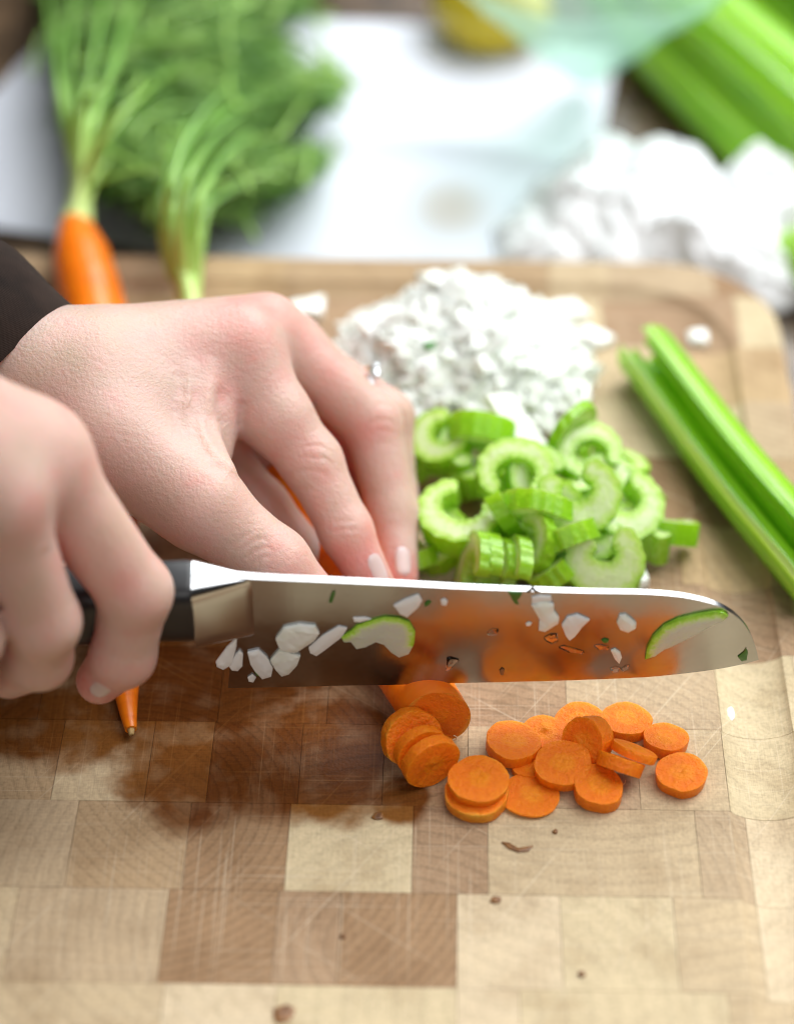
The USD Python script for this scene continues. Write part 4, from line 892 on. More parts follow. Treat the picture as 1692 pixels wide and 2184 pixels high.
# bits sticking to the blade; pixel outlines become real outlines on the blade's face
def blade_half(u, v):
    s, z = K(u, v); i = int(np.argmin(np.abs((Sp[:, 0] + Ed[:, 0]) / 2 - s))); h = z - Ed[i, 1]
    return float(0.00012 + 0.00105 * np.clip(h / 0.030, 0, 1) ** 0.8) * float(1.05 - 0.43 * i / nb)
def stick(name, uvs, thick, mat_, label, cat, rind=False, lift=0.0, group=None, green=0):
    q = np.array([K(*p) for p in uvs]); c = q.mean(0)
    u0, v0 = np.mean(uvs, axis=0)
    # the blade face leans by its taper: fit the face at the centre
    e = 0.002
    w0 = blade_half(u0, v0); s0, z0 = c
    wu = blade_half(u0, v0 - 14); dz = K(u0, v0 - 14)[1] - z0
    slope = (wu - w0) / dz
    ey = kz + slope * kn; ey /= np.linalg.norm(ey); nn = np.cross(kx, ey); nn = nn if nn @ kn > 0 else -nn
    o_ = kw(s0, z0, w0 + 0.00006)
    m, r = chip(q - c, thick, o_, kx, ey, nn, lift=lift, green=green)
    cen = m.vertices.mean(0)
    M = np.eye(4); M[:3, 3] = cen
    ob = obj(name, trimesh.Trimesh(m.vertices - cen, m.faces, process=False), mat_, smooth=(True if rind else 62), matrix=M, label=label, cat=cat, group=group)
    if rind: primvar(ob, 'rind', r)
    return ob
z4 = lambda pts: [(567 + 0.3780 * x, 1199.5 + 0.3782 * y) for x, y in pts]     # outlines read in two enlargements of the blade
z5 = lambda pts: [(1012.9 + 0.3780 * x, 1199.5 + 0.3782 * y) for x, y in pts]
# (z4: picture x 800.., 1692/1200 zoom)
z4 = lambda pts: [((800 + x * 1200 / 1692) * 0.53308, (2250 + y * 1200 / 1692) * 0.53308) for x, y in pts]
z5 = lambda pts: [((1900 + x * 1200 / 1692) * 0.53308, (2250 + y * 1200 / 1692) * 0.53308) for x, y in pts]
stick('onion_piece', z4([(90, 545), (150, 460), (208, 402), (205, 450), (178, 560), (130, 588), (95, 570)]), 0.00121, M_ONION_THIN, 'pointed onion piece hanging over the heel of the blade', 'onion piece')
stick('onion_piece', z4([(165, 575), (200, 500), (225, 478), (242, 500), (238, 570), (212, 598), (180, 595)]), 0.00088, M_ONION_THIN, 'narrow onion piece just inside the heel of the blade', 'onion piece')
stick('onion_piece', z4([(268, 490), (330, 475), (380, 520), (410, 580), (400, 630), (350, 645), (310, 600), (285, 560)]), 0.00110, M_ONION_THIN, 'squarish onion piece low on the blade near the heel', 'onion piece')
stick('onion_piece', z4([(425, 410), (470, 345), (560, 325), (650, 335), (672, 375), (640, 420), (545, 485), (490, 490), (450, 470)]), 0.00143, M_ONION, 'biggest white onion piece stuck to the blade near the heel', 'onion piece')
stick('onion_piece', z4([(395, 535), (445, 475), (500, 488), (565, 510), (545, 565), (500, 615), (460, 628), (425, 590)]), 0.00132, M_ONION, 'white onion piece right under the biggest one on the blade', 'onion piece')
stick('onion_piece', z4([(268, 640), (295, 620), (316, 640), (300, 670), (275, 665)]), 0.00044, M_ONION_THIN, 'tiny clear onion bit at the bottom of the blade near the heel', 'onion piece')
stick('onion_piece', z4([(612, 465), (690, 395), (780, 340), (828, 350), (800, 400), (700, 480), (655, 512), (620, 495)]), 0.00072, M_ONION_THIN, 'long clear onion strip left of the celery slice on the blade', 'onion piece')
stick('onion_piece', z4([(862, 292), (930, 290), (965, 300), (900, 318), (868, 315)]), 0.00049, M_ONION_THIN, 'narrow onion strip touching the top of the celery slice on the blade', 'onion piece')
stick('onion_piece', z4([(1090, 222), (1150, 190), (1230, 160), (1250, 195), (1225, 235), (1165, 288), (1125, 268)]), 0.00088, M_ONION_THIN, 'four-sided onion piece high on the middle of the blade', 'onion piece')
stick('onion_piece', z4([(1355, 195), (1375, 185), (1394, 200), (1385, 225), (1360, 222)]), 0.00044, M_ONION_THIN, 'tiny onion dot high on the middle of the blade', 'onion piece')
stick('onion_piece', z5([(315, 220), (350, 205), (400, 200), (440, 215), (440, 250), (470, 290), (465, 320), (420, 350), (390, 368), (355, 360), (360, 300), (345, 270)]), 0.00132, M_ONION, 'lumpy white onion piece under the herb on the spine', 'onion piece')
stick('onion_piece', z5([(316, 178), (360, 168), (425, 172), (428, 200), (390, 202), (350, 206), (318, 214)]), 0.00055, M_ONION_THIN, 'clear onion skin directly below the spine of the blade', 'onion piece')
stick('onion_piece', z5([(485, 335), (515, 290), (575, 275), (642, 305), (600, 345), (560, 400), (530, 424), (510, 400)]), 0.00099, M_ONION_THIN, 'kite-shaped onion piece over the carrot reflection on the blade', 'onion piece')
stick('onion_piece', z5([(795, 320), (810, 280), (845, 275), (880, 300), (905, 325), (900, 355), (860, 378), (815, 362)]), 0.00110, M_ONION, 'rounded onion piece on the blade toward the tip', 'onion piece')
stick('onion_piece', z5([(762, 485), (785, 474), (815, 495), (824, 525), (810, 562), (785, 535)]), 0.00072, M_ONION, 'drop-shaped onion bit low on the blade toward the tip', 'onion piece')
stick('onion_piece', z5([(282, 330), (300, 318), (318, 325), (308, 342), (288, 343)]), 0.00039, M_ONION_THIN, 'tiny onion bit left of the lumpy piece on the blade', 'onion piece')
stick('celery_slice', z4([(795, 400), (850, 365), (880, 335), (960, 305), (1040, 285), (1120, 290), (1180, 315), (1212, 370), (1205, 440), (1175, 500), (1120, 520), (1075, 490), (1035, 445), (990, 430), (960, 445), (930, 460), (880, 470), (850, 430), (810, 430)]), 0.0009, M_CELERY_FILM, 'thin see-through celery slice stuck to the middle of the blade', 'celery slice', rind=True, green=9)
stick('celery_slice', z5([(955, 530), (965, 470), (1000, 400), (1060, 340), (1140, 300), (1240, 275), (1340, 258), (1390, 258), (1422, 278), (1395, 305), (1320, 340), (1220, 395), (1130, 445), (1060, 475), (1010, 512)]), 0.0016, M_CELERY_FILM, 'crescent of celery stuck to the blade near its tip', 'celery slice', rind=True, green=9)
for lab, pts, z_, mm in (('green herb leaf folded over the spine of the blade', [(180, 142), (225, 148), (262, 155), (248, 185), (232, 195), (245, 218), (222, 216), (205, 190)], z5, M_HERB),
                     ('small green herb fleck in the middle of the carrot reflection', [(708, 425), (730, 416), (752, 424), (745, 440), (722, 442)], z5, M_HERB),
                     ('green herb fleck at the tip of the blade', [(1478, 525), (1510, 500), (1525, 476), (1535, 500), (1528, 545), (1500, 552)], z5, M_HERB),
                     ('dark green herb fleck hanging high on the blade near the heel', [(725, 205), (735, 170), (750, 140), (762, 150), (752, 185), (742, 208)], z4, M_HERB),
                     ('green herb speck on the onion near the heel of the blade', [(306, 605), (325, 602), (342, 620), (335, 634), (318, 628)], z4, M_HERB),
                     ('green scrap beside the four-sided onion piece on the blade', [(1262, 215), (1285, 198), (1302, 205), (1288, 222), (1268, 232)], z4, M_HERB),
                     ('dark curl of herb stem on the spine of the blade', [(282, 150), (310, 130), (320, 112), (330, 125), (345, 142), (360, 146), (335, 150), (320, 138), (305, 150)], z5, M_HERB_DARK),
                     ('brown crumb low on the blade under the carrot reflection', [(135, 605), (150, 590), (163, 600), (158, 628), (142, 628)], z5, simple('crumb', (0.28, 0.12, 0.04), 0.6))):
    stick('herb_bit' if 'crumb' not in lab else 'crumb', z_(pts), 0.0005, mm, lab, 'herb bit' if 'crumb' not in lab else 'crumb')
for i, pts in enumerate(([(66, 385), (95, 362), (130, 366), (120, 392), (80, 400)], [(385, 415), (425, 390), (462, 392), (465, 430), (430, 448), (400, 432)], [(470, 470), (500, 460), (560, 478), (612, 495), (600, 508), (530, 498)], [(668, 462), (700, 455), (752, 466), (745, 486), (695, 484)], [(760, 595), (790, 586), (818, 592), (805, 612), (775, 618)], [(820, 600), (845, 580), (868, 575), (860, 600), (835, 610)])):
    stick('water_drop', z5(pts), 0.0007, M_WATER, ['clear wet patch left of the onion on the blade', 'clear wet patch below the lumpy onion', 'long clear streak of moisture on the blade', 'short clear streak of moisture near the green fleck', 'clear drop at the lower blade edge', 'small drop beside the one at the lower blade edge'][i], 'water drop')
stick('water_drop', z4([(1385, 605), (1388, 530), (1410, 524), (1458, 540), (1452, 552), (1425, 580), (1410, 600)]), 0.0006, M_WATER, 'triangular wet patch over the carrot reflection', 'water drop')

# ------------------------------------------------------------------ hands: one smooth surface each, from joints placed in space
def q3(u, v, Z):
    return np.array([(u - CU) / FD * Z, (v - CV) / FD * Z, Z])
class Field:
    def __init__(self, lo, hi, h):
        self.h = h; self.lo = np.asarray(lo, float)
        self.n = np.ceil((np.asarray(hi) - lo) / h).astype(int) + 1
        ax = [np.float32(self.lo[i] + h * np.arange(self.n[i])) for i in range(3)]
        self.X, self.Y, self.Z = ax[0][:, None, None], ax[1][None, :, None], ax[2][None, None, :]
    def cone(self, a, b, ra, rb, k=0.0):
        """distance to a tapered capsule"""
        a, b = np.asarray(a, np.float32), np.asarray(b, np.float32); ba = b - a; L2 = float(ba @ ba)
        t = np.clip(((self.X - a[0]) * ba[0] + (self.Y - a[1]) * ba[1] + (self.Z - a[2]) * ba[2]) / L2, 0, 1)
        dx = self.X - (a[0] + t * ba[0]); dy = self.Y - (a[1] + t * ba[1]); dz = self.Z - (a[2] + t * ba[2])
        return np.sqrt(dx * dx + dy * dy + dz * dz) - (ra + t * (rb - ra))
    def ball(self, c, r):
        return np.sqrt((self.X - c[0]) ** 2 + (self.Y - c[1]) ** 2 + (self.Z - c[2]) ** 2) - r
def smin(a, b, k):
    h = np.clip(0.5 + 0.5 * (b - a) / k, 0, 1)
    return b + (a - b) * h - k * h * (1 - h)
def surface_net(D, lo, h):
    """vertices and quads of the zero surface of the samples D"""
    s = D < 0
    c = [s[i:s.shape[0] - 1 + i, j:s.shape[1] - 1 + j, k:s.shape[2] - 1 + k] for i in (0, 1) for j in (0, 1) for k in (0, 1)]
    cnt = sum(x.astype(np.int8) for x in c); act = (cnt > 0) & (cnt < 8)
    idx = np.argwhere(act); ids = np.full(act.shape, -1, np.int64); ids[act] = np.arange(len(idx))
    corner = np.array([(i, j, k) for i in (0, 1) for j in (0, 1) for k in (0, 1)])
    vals = np.stack([D[idx[:, 0] + o[0], idx[:, 1] + o[1], idx[:, 2] + o[2]] for o in corner], 1)
    acc, num = np.zeros((len(idx), 3)), np.zeros(len(idx))
    for a in range(8):
        for ax, bit in ((0, 4), (1, 2), (2, 1)):
            if a & bit: continue
            b = a | bit
            va, vb = vals[:, a], vals[:, b]; m = (va < 0) != (vb < 0)
            t = np.where(m, va / np.where(m, va - vb, 1), 0)
            p = corner[a] + t[:, None] * (corner[b] - corner[a])
            acc += np.where(m[:, None], p, 0); num += m
    V = lo + h * (idx + acc / num[:, None])
    Q = []
    for ax in range(3):
        sl0 = [slice(1, -1)] * 3; 
        A = s; B = np.roll(s, -1, ax)
        cross = A != B
        e = np.argwhere(cross)
        o1, o2 = [(1, 2), (2, 0), (0, 1)][ax]
        ok = (e[:, o1] > 0) & (e[:, o2] > 0) & (e[:, ax] < s.shape[ax] - 1) & (e[:, o1] < s.shape[o1] - 1) & (e[:, o2] < s.shape[o2] - 1)
        e = e[ok]
        def at(d1, d2):
            q = e.copy(); q[:, o1] -= d1; q[:, o2] -= d2; return ids[q[:, 0], q[:, 1], q[:, 2]]
        q = np.stack([at(1, 1), at(0, 1), at(0, 0), at(1, 0)], 1)
        flip = ~s[e[:, 0], e[:, 1], e[:, 2]]
        q[flip] = q[flip][:, ::-1]
        Q.append(q)
    Q = np.vstack(Q); Q = Q[(Q >= 0).all(1)]
    return V, Q
def hand_mesh(palm, fingers, kp, kf, h, smooth_n=6, folds=()):
    allp = np.array([p for a, b, ra, rb in palm for p in (a, b)] + [p for f in fingers for a, b, ra, rb in f for p in (a, b)])
    F = Field(allp.min(0) - 0.024, allp.max(0) + 0.024, h)
    d = None
    for a, b, ra, rb in palm:
        x = F.cone(a, b, ra, rb); d = x if d is None else smin(d, x, kp)
    out = d
    for f in fingers:
        g = None
        for a, b, ra, rb in f:
            x = F.cone(a, b, ra, rb); g = x if g is None else smin(g, x, 0.0035)
        out = smin(out, smin(d, g, kf), 0.0022)
    if folds:                                # ridges of gathered skin, laid along the surface already there
        V, Q = surface_net(out, F.lo, h)
        uv = np.stack([CU + FD * V[:, 0] / V[:, 2], CV + FD * V[:, 1] / V[:, 2]], -1); tree = cKDTree(uv)
        for line, r_, k_ in folds:
            c_ = []
            for p_ in spline(np.array(line, float), 7):
                near = tree.query_ball_point(p_, 10); c_.append(q3(*p_, min(V[q, 2] for q in near) + r_ * (0.74 + 0.65 * abs(len(c_) - 3) / 3)))
            c_ = np.array(c_); c_[1:-1] = (c_[:-2] + c_[1:-1] + c_[2:]) / 3
            g = None
            for q in range(6):
                x = F.cone(c_[q], c_[q + 1], r_ * (0.7 if q == 0 else 1), r_ * (0.7 if q == 5 else 1)); g = x if g is None else np.minimum(g, x)
            out = smin(out, g, k_)
    V, Q = surface_net(out, F.lo, h)
    T = np.vstack([Q[:, [0, 1, 2]], Q[:, [0, 2, 3]]])
    m = trimesh.Trimesh(V, T, process=False)
    parts = m.split(only_watertight=False)
    m = max(parts, key=lambda p: len(p.vertices)) if len(parts) > 1 else m
    trimesh.smoothing.filter_taubin(m, lamb=0.5, nu=0.53, iterations=smooth_n)
    m.vertices = world_of(m.vertices)
    if m.volume < 0: m.invert()
    return m
def crease(m, lines, refine=True):
    """grooves along lines seen at (u, v): the skin sinks along them and swells a little beside them"""
    uv, Z = proj(m.vertices); tree = cKDTree(uv)
    anchors = []
    for pts, dep, wid in lines:
        P = spline(np.array(pts, float), max(16, int(np.linalg.norm(np.diff(np.array(pts, float), axis=0), axis=1).sum() / 2))); mine = []
        for i, p in enumerate(P):
            near = tree.query_ball_point(p, 9)
            if not near: continue
            j = near[int(np.argmin(Z[near]))]
            near = [q for q in near if Z[q] < Z[j] + 0.004]; j = min(near, key=lambda q: np.hypot(*(uv[q] - p)))
            s = i / (len(P) - 1); fade = min(1, 4 * s + 0.15, 4 * (1 - s) + 0.15)
            mine.append((*m.vertices[j], dep * fade, wid))
        if len(mine) > 8:
            mine = np.array(mine); kk = np.ones(7) / 7
            for q in range(3): mine[:, q] = np.convolve(np.pad(mine[:, q], 3, mode='edge'), kk, 'valid')
            anchors += mine.tolist()
    A = np.array(anchors); at = cKDTree(A[:, :3])
    if refine:
        d, _ = at.query(m.vertices); near = d < 0.0045
        fm = near[m.faces].any(1)
        v, f = trimesh.remesh.subdivide(m.vertices, m.faces, np.nonzero(fm)[0])
        # close the seams of the partly subdivided mesh
        m = trimesh.Trimesh(v, f, process=True)
    n = m.vertex_normals
    d, i = at.query(m.vertices)
    dep, wid = A[i, 3], A[i, 4]
    off = -dep * np.exp(-(d / wid) ** 2) + 0.12 * dep * np.exp(-((d - 2.1 * wid) / (1.1 * wid)) ** 2)
    m = trimesh.Trimesh(m.vertices + n * off[:, None], m.faces, process=False)
    return m
def flush(m, spots):
    f = np.full(len(m.vertices), 0.28)
    for p, r, a in spots:
        f += a * np.exp(-(np.linalg.norm(m.vertices - p, axis=1) / r) ** 2)
    return np.clip(f, 0, 1)
def chain(js, rs):
    return [(js[i], js[i + 1], rs[i], rs[i + 1]) for i in range(len(js) - 1)]
def nail(m, uv, dirv, L, Wd, name, parent, base):
    """a nail bedded in the fingertip: a curved plate following the skin"""
    uvs, Z = proj(m.vertices); d = np.hypot(*(uvs - uv).T); near = np.nonzero(d < 12)[0]; j = near[np.argmin(Z[near])]
    c, n = m.vertices[j], m.vertex_normals[j]
    x = np.asarray(dirv, float); x = x - n * (x @ n); x /= np.linalg.norm(x); y = np.cross(n, x)
    a, b = np.meshgrid(np.linspace(-1, 1, 13), np.linspace(-1, 1, 11), indexing='ij')
    k = np.sqrt(np.clip(1 - 0.93 * (np.abs(a) ** 3.0), 0, 1))
    P = c + (a * L)[..., None] * x + (b * k * Wd)[..., None] * y + n * 0.003
    at = cKDTree(m.vertices); dd, ii = at.query(P.reshape(-1, 3), k=6)
    w = 1 / (dd + 1e-5); w /= w.sum(1, keepdims=True)
    pr = P.reshape(-1, 3); base_p = (m.vertices[ii] * w[..., None]).sum(1); nn = (m.vertex_normals[ii] * w[..., None]).sum(1); nn /= np.linalg.norm(nn, axis=1, keepdims=True)
    hgt = ((base_p - pr) * nn).sum(1)
    S = pr + nn * hgt[:, None]
    edge = np.clip(np.minimum(1 - np.abs(a), 1 - np.abs(b)) * 3, 0, 1).ravel()
    top = S + nn * (0.00004 + 0.00022 * edge)[:, None]; bot = S - nn * 0.0006
    f = grid_faces(13, 11); N = 13 * 11; I = np.arange(N).reshape(13, 11)
    F = [f, f[:, ::-1] + N]
    for e in (I[:, 0], I[::-1, -1], I[0, ::-1], I[-1, :]):
        F += [np.stack([e[:-1], e[1:], e[1:] + N], 1), np.stack([e[:-1], e[1:] + N, e[:-1] + N], 1)]
    mm = trimesh.Trimesh(np.vstack([top, bot]) - base, np.vstack(F), process=False); mm.fix_normals()
    obj('fingernail', mm, M_NAIL, parent, smooth=50)

person = xf('person', (-0.16, 0.58, 0.0), 0, 'person with dark brown sleeves slicing a carrot with a kitchen knife', 'person')
PB = np.array([-0.16, 0.58, 0.0])

# left hand
W = q3(66, 800, 0.736)
I1, I2, I3, I4 = q3(508, 742, 0.752), q3(664, 985, 0.752), q3(737, 1132, 0.751), q3(797, 1252, 0.752)
M1, M2, M3, M4 = q3(566, 708, 0.768), q3(792, 900, 0.778), q3(836, 1092, 0.776), q3(848, 1232, 0.769)
R1, R2, R3, R4 = q3(612, 746, 0.786), q3(822, 890, 0.796), q3(838, 1060, 0.793), q3(838, 1195, 0.786)
L1, L2, L3, L4 = q3(575, 815, 0.800), q3(745, 940, 0.812), q3(800, 1060, 0.803), q3(818, 1165, 0.792)
T0, T1, T2, T3 = q3(215, 925, 0.728), q3(425, 1076, 0.722), q3(584, 1202, 0.728), q3(690, 1308, 0.737)
palm = [(W, I1, 0.0145, 0.0118), (W, M1, 0.0140, 0.0105), (W + [0, 0.004, 0.012], R1, 0.0145, 0.0110), (W + [0, 0.008, 0.022], L1, 0.0140, 0.0100),
        (W + [0.006, 0.006, -0.002], T0, 0.0150, 0.0150), (T0, T1, 0.0150, 0.0122), (q3(432, 840, 0.748), q3(440, 968, 0.741), 0.0072, 0.0056), (q3(120, 930, 0.775), q3(560, 945, 0.806), 0.0150, 0.0130), (q3(200, 800, 0.735), q3(395, 900, 0.741), 0.0150, 0.0100), (q3(300, 860, 0.745), q3(500, 830, 0.765), 0.014, 0.013),
        (W, q3(-170, 640, 0.745), 0.0150, 0.0180), (W + [0, 0.006, 0.02], q3(-170, 670, 0.768), 0.0150, 0.0180), (W + [-0.004, 0.012, 0.004], q3(-170, 690, 0.750), 0.0145, 0.018)]
fl = [chain([I1, q3(590, 893, 0.751), I2, I3, I4], [0.0122, 0.0110, 0.0093, 0.0080, 0.0067]), chain([M1, M2, M3, M4], [0.0110, 0.0093, 0.0080, 0.0066]), chain([R1, R2, R3, R4], [0.0104, 0.0089, 0.0077, 0.0063]),
      chain([L1, L2, L3, L4], [0.0095, 0.0079, 0.0069, 0.0058]), chain([T1, T2, T3], [0.0121, 0.0107, 0.0082]), chain([q3(464, 972, 0.767), q3(557, 1082, 0.768), q3(664, 1206, 0.768)], [0.0090, 0.0087, 0.0080])]
FOLDS = [([(440, 790), (438, 860), (447, 925), (484, 1000)], 0.0027, 0.0040), ([(402, 800), (400, 860), (414, 925), (450, 985)], 0.0030, 0.0040)]
hl = hand_mesh(palm, fl, 0.012, 0.0075, 0.00085, folds=FOLDS)
LINES = [  # the gathered skin between thumb and forefinger, then knuckle wrinkles
 ([(422, 790), (418, 850), (416, 898), (428, 935), (450, 972), (484, 1012)], 0.0009, 0.0024), ([(482, 825), (470, 848), (465, 872), (470, 895), (479, 918)], 0.0008, 0.0028), ([(388, 790), (390, 825), (393, 852)], 0.0004, 0.0024), ([(522, 850), (514, 885), (510, 920)], 0.0006, 0.0018),
 ([(640, 958), (665, 950), (695, 955), (712, 975)], 0.00018, 0.0008), ([(632, 985), (655, 975), (690, 978), (714, 1000)], 0.00020, 0.0008), ([(628, 1010), (650, 1003), (685, 1008), (705, 1025)], 0.00018, 0.0008), ([(618, 1040), (640, 1044), (668, 1040)], 0.00015, 0.0008),
 ([(708, 1120), (730, 1110), (760, 1112)], 0.00018, 0.0008), ([(706, 1136), (732, 1128), (764, 1128)], 0.00018, 0.0008),
 ([(795, 880), (812, 862), (838, 868), (846, 895)], 0.00015, 0.0008), ([(792, 905), (812, 895), (845, 905)], 0.00016, 0.0008), ([(795, 925), (818, 918), (842, 925)], 0.00013, 0.0008),
 ([(508, 1190), (525, 1165), (552, 1150), (580, 1160)], 0.00022, 0.0009), ([(525, 1198), (540, 1178), (565, 1168), (590, 1180)], 0.00022, 0.0009), ([(495, 1178), (512, 1150), (535, 1135)], 0.00015, 0.0009), ([(545, 1205), (560, 1190), (585, 1185)], 0.00015, 0.0008),
]
hl = crease(hl, LINES)
wq = lambda q: world_of(q)
spots = [(C(535, 690, 0.741), 0.016, 0.28), (C(585, 645, 0.757), 0.014, 0.22), (C(684, 991, 0.743), 0.012, 0.16), (C(816, 902, 0.767), 0.013, 0.16), (wq(I4), 0.016, 0.30), (wq(M4), 0.016, 0.30), (wq(R4), 0.016, 0.3), (wq(T3), 0.022, 0.35), (wq(T2), 0.012, 0.12), (C(470, 900, 0.74), 0.012, 0.18), (C(640, 760, 0.77), 0.018, 0.14)]
hl_ob = obj('hand', trimesh.Trimesh(hl.vertices - PB, hl.faces, process=False), M_SKIN, person, smooth=True, label='hand with a ring pinching the carrot behind the knife')
primvar(hl_ob, 'flush', flush(hl, spots))
nail(hl, (815, 1206), wq(I4) - wq(I3), 0.0048, 0.0042, 'nail', hl_ob, PB)
nail(hl, (866, 1190), wq(M4) - wq(M3), 0.0048, 0.0042, 'nail', hl_ob, PB)

RL1, RL2 = wq(R1), wq(R2)
# right hand
_q3 = q3
def q3(u, v, Z): return _q3(u, v, Z - 0.012)
wr = q3(-330, 850, 0.622)
I1, I2, I3, I4 = q3(84, 985, 0.660), q3(288, 1262, 0.682), q3(262, 1398, 0.696), q3(212, 1452, 0.708)
M1, M2, M3, M4 = q3(-10, 1060, 0.642), q3(92, 1325, 0.668), q3(84, 1402, 0.684), q3(20, 1440, 0.700)
R1, R2, R3, R4 = q3(-210, 1080, 0.632), q3(-70, 1360, 0.658), q3(-75, 1430, 0.676), q3(-130, 1450, 0.690)
L1, L2, L3, L4 = q3(-330, 1100, 0.630), q3(-220, 1350, 0.652), q3(-225, 1410, 0.668), q3(-270, 1420, 0.680)
T0, T1, T2, T3 = q3(-180, 960, 0.680), q3(-20, 1120, 0.705), q3(110, 1235, 0.728), q3(200, 1262, 0.735)
palm = [(wr, I1, 0.0190, 0.0125), (wr, M1, 0.019, 0.0122), (wr, R1, 0.018, 0.0115), (wr, L1, 0.017, 0.0105), (wr + [0.01, 0.005, 0.02], T0, 0.017, 0.015), (T0, T1, 0.015, 0.0120), (q3(-200, 960, 0.66), q3(10, 1040, 0.677), 0.018, 0.011),
        (wr, q3(-700, 650, 0.60), 0.020, 0.024), (q3(-100, 930, 0.650), q3(40, 960, 0.66), 0.0140, 0.0120)]
fr_ = [chain([I1, I2, I3, I4], [0.0122, 0.0100, 0.0089, 0.0068]), chain([M1, M2, M3, M4], [0.0118, 0.0098, 0.0088, 0.0068]), chain([R1, R2, R3, R4], [0.011, 0.0094, 0.0084, 0.0066]), chain([L1, L2, L3, L4], [0.0098, 0.0082, 0.0074, 0.006]), chain([T1, T2, T3], [0.0118, 0.0095, 0.0075])]
hr = hand_mesh(palm, fr_, 0.012, 0.0075, 0.0010)
hr_ob = obj('hand', trimesh.Trimesh(hr.vertices - PB, hr.faces, process=False), M_SKIN, person, smooth=True, label='hand gripping the black handle of the knife')
spots = [(C(60, 900, 0.65), 0.022, 0.12), (C(40, 1120, 0.65), 0.014, 0.35), (C(280, 1200, 0.67), 0.014, 0.10), (C(230, 1300, 0.68), 0.016, 0.22), (wq(I4), 0.016, 0.35), (wq(M4), 0.02, 0.2), (wq(I3), 0.012, 0.15)]
primvar(hr_ob, 'flush', flush(hr, spots))
nail(hr, (205, 1482), wq(I4) - wq(I3), 0.0044, 0.0038, 'nail', hr_ob, PB)
q3 = _q3

# sleeve on the far arm
axis_q = q3(14, 822, 0.740); dirq = np.array([-0.76, -0.62, 0.10]); dirq /= np.linalg.norm(dirq)
sx = np.cross(dirq, [0, 0, 1.0]); sx /= np.linalg.norm(sx); sy = np.cross(dirq, sx)
n, m_ = 60, 64
s = np.linspace(0, 1, n)[:, None]; th = (np.arange(m_) / m_ * 2 * np.pi)[None]
P3 = np.stack([np.cos(th) + 0 * s, np.sin(th) + 0 * s, s * 5 + 0 * th], -1)
def sleeve_r(off):
    r = 0.0330 + 0.010 * s + off + 0.0045 * (meshkit.fbm(P3 * [1.2, 1.2, 1.6], 3, 5) - 0.5) - 0.0011 * np.exp(-((s * 0.22 - 0.013) / 0.0011) ** 2) - 0.0007 * np.exp(-((s * 0.22 - 0.0165) / 0.0008) ** 2) + 0.0016 * np.sin(s * 34 + 2 * np.cos(th)) * np.exp(-3 * s)
    return r
def sleeve_v(off):
    r = sleeve_r(off)
    return axis_q + dirq * (s * 0.22)[..., None] + (np.cos(th) * r * 0.98)[..., None] * sx + (np.sin(th) * r * 0.86)[..., None] * sy
A, B = sleeve_v(0.0), sleeve_v(-0.0014)
hem = A[:1] * 0.5 + B[:1] * 0.5 - dirq * 0.0012
Vs = np.concatenate([A[::-1], hem, B])
F = grid_faces(len(Vs), m_); w = np.arange(len(Vs) - 1)
F = np.vstack([F, np.stack([w * m_ + m_ - 1, (w + 1) * m_, w * m_], 1), np.stack([w * m_ + m_ - 1, (w + 1) * m_ + m_ - 1, (w + 1) * m_], 1)])
sm = trimesh.Trimesh(world_of(Vs.reshape(-1, 3)) - PB, F, process=False); sm.fix_normals()
obj('sleeve', sm, M_CLOTH, person, smooth=60)

# ring
Rm = (RL1 * 0.33 + RL2 * 0.67); Rd = RL2 - RL1; Rd /= np.linalg.norm(Rd)
rg = xf('ring', Rm, 0, 'silver ring with small clear stones on the finger behind the middle finger', 'ring')
Mr = frame_of(Rd)
ths = np.arange(64) / 64 * 2 * np.pi; rr = 0.0108
band = []
for a in ths:
    for b in np.arange(10) / 10 * 2 * np.pi:
        band.append([(rr + 0.0008 * math.cos(b)) * math.cos(a), (rr + 0.0008 * math.cos(b)) * math.sin(a), 0.0011 * math.sin(b)])
F = []
for i in range(64):
    for j in range(10):
        a, b, c_, d_ = i * 10 + j, ((i + 1) % 64) * 10 + j, ((i + 1) % 64) * 10 + (j + 1) % 10, i * 10 + (j + 1) % 10; F += [[a, b, c_], [a, c_, d_]]
bm = trimesh.Trimesh(band, F, process=False); bm.apply_transform(Mr); bm.fix_normals()
obj('band', bm, M_SILVER, rg, smooth=True)
upd = np.array([0.35, -0.1, 1.0]); upd = upd - Rd * (upd @ Rd); upd /= np.linalg.norm(upd); sd = np.cross(Rd, upd)
for k_, (ang, r_) in enumerate(((-0.05, 0.0022), (0.36, 0.0016), (-0.44, 0.0016), (0.68, 0.0012))):
    n_ = upd * math.cos(ang) + sd * math.sin(ang)
    g = trimesh.creation.icosphere(1, r_); g.vertices[:, 2] *= 0.8
    g.apply_transform(frame_of(n_, 0.3, n_ * (rr + 0.0014)))
    obj('stone', g, M_GEM, rg)
    s_ = trimesh.creation.cylinder(r_ * 0.9, 0.0016, sections=14); s_.apply_transform(frame_of(n_, 0, n_ * (rr + 0.0004)))
    obj('setting', s_, M_SILVER, rg, smooth=30)

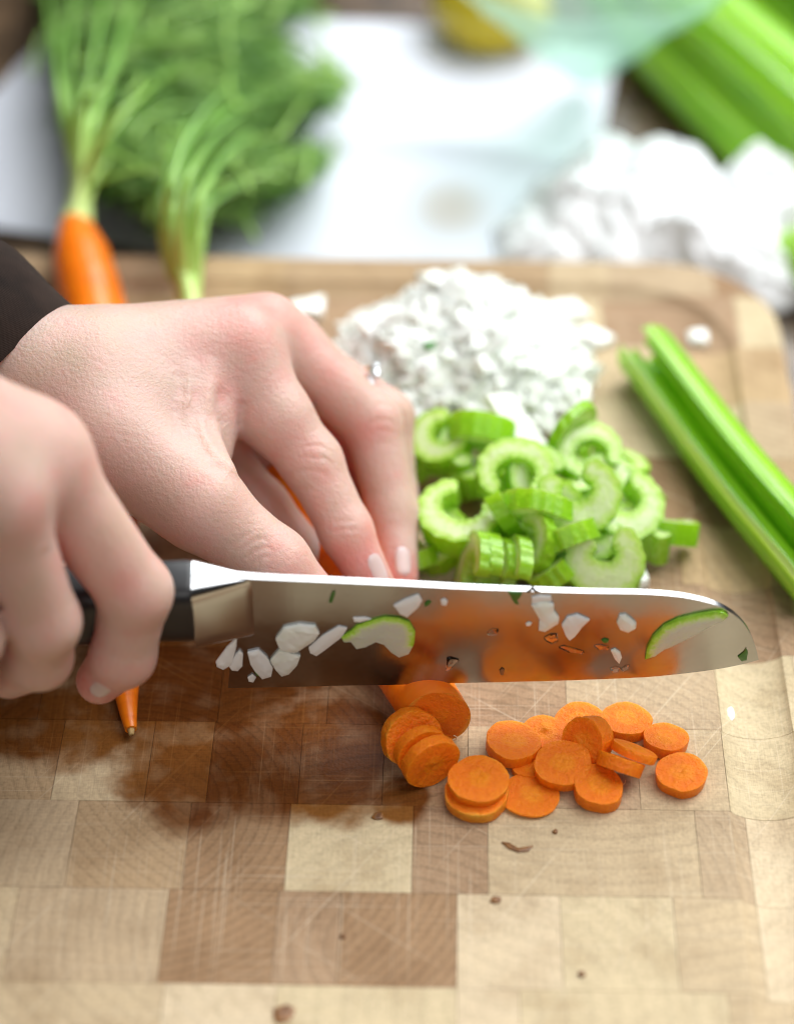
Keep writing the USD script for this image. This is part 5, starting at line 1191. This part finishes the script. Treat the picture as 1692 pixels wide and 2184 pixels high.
# ------------------------------------------------------------------ small bits on the board and on the heap
ex_, ey_, ez_ = np.array([1.0, 0, 0]), np.array([0, 1.0, 0]), np.array([0, 0, 1.0])
M_SCRAP = mat('carrot_scrap', {'g': ('geometry', {}), 'n': ('noise_texture', {'scale': 500.0}), 'r': ('rgb_ramp', {'ramp': [(0.3, (0.10, 0.035, 0.008)), (0.7, (0.26, 0.11, 0.022))]}), 'p': ('principled_bsdf', {'roughness': 0.5})},
              [('g.position', 'n.vector'), ('n.fac', 'r.fac'), ('r.color', 'p.base_color')])
def bit(name, uvs, z, thick, m_, label, cat):
    q = np.array([G(u, v, z) for u, v in uvs]); c = q.mean(0)
    m, r = chip(q[:, :2] - c[:2], thick, np.array([0, 0, 0.0]), ex_, ey_, ez_)
    M = np.eye(4); M[:3, 3] = [c[0], c[1], z + 0.00004]
    return obj(name, m, m_, smooth=45, matrix=M, label=label, cat=cat)
blob = lambda u, v, a, b, sd: [(u + a * math.cos(t) * (0.75 + 0.5 * np.random.default_rng(sd + k).random()), v + b * math.sin(t) * (0.75 + 0.5 * np.random.default_rng(sd + k + 50).random())) for k, t in enumerate(np.arange(9) / 9 * 2 * np.pi)]
for uvs, m_, lab in (([(1068, 1797), (1085, 1799), (1104, 1810), (1120, 1808), (1137, 1805), (1126, 1817), (1106, 1819), (1085, 1812)], M_SCRAP, 'curled brown peel scrap on the pale block below the carrot slices'),
                     (blob(1057, 1921, 11, 8, 1), M_SCRAP, 'orange brown crumb at a block joint near the bottom middle'), (blob(606, 2164, 24, 20, 2), M_SCRAP, 'largest amber scrap at the bottom edge of the picture'),
                     (blob(1240, 2078, 9, 6, 3), M_SCRAP, 'small brown crumb at the bottom right on a pale block'), (blob(731, 1998, 6, 5, 4), M_SCRAP, 'tiny dark red crumb on the striped brown block'),
                     (blob(1183, 1775, 5, 5, 5), M_SCRAP, 'tiny crumb just below the front carrot slices'), (blob(805, 1742, 12, 8, 6), M_SCRAP, 'brown scrap at the edge of the wet stain below the carrot'),
                     (blob(1392, 1592, 5, 3, 8), M_SCRAP, 'tiny crumb between the small right carrot slice and the rightmost one')):
    bit('crumb', uvs, 0.0, 0.0006, m_, lab, 'crumb')
bit('herb_bit', blob(917, 738, 15, 9, 11), 0.0400, 0.0008, M_HERB, 'green herb fleck on top of the diced onion', 'herb bit')
bit('onion_piece', blob(1556, 1524, 10, 14, 12), -0.0030, 0.0010, M_ONION_THIN, 'bluish white onion crumb in the juice groove near the blade tip', 'onion piece')
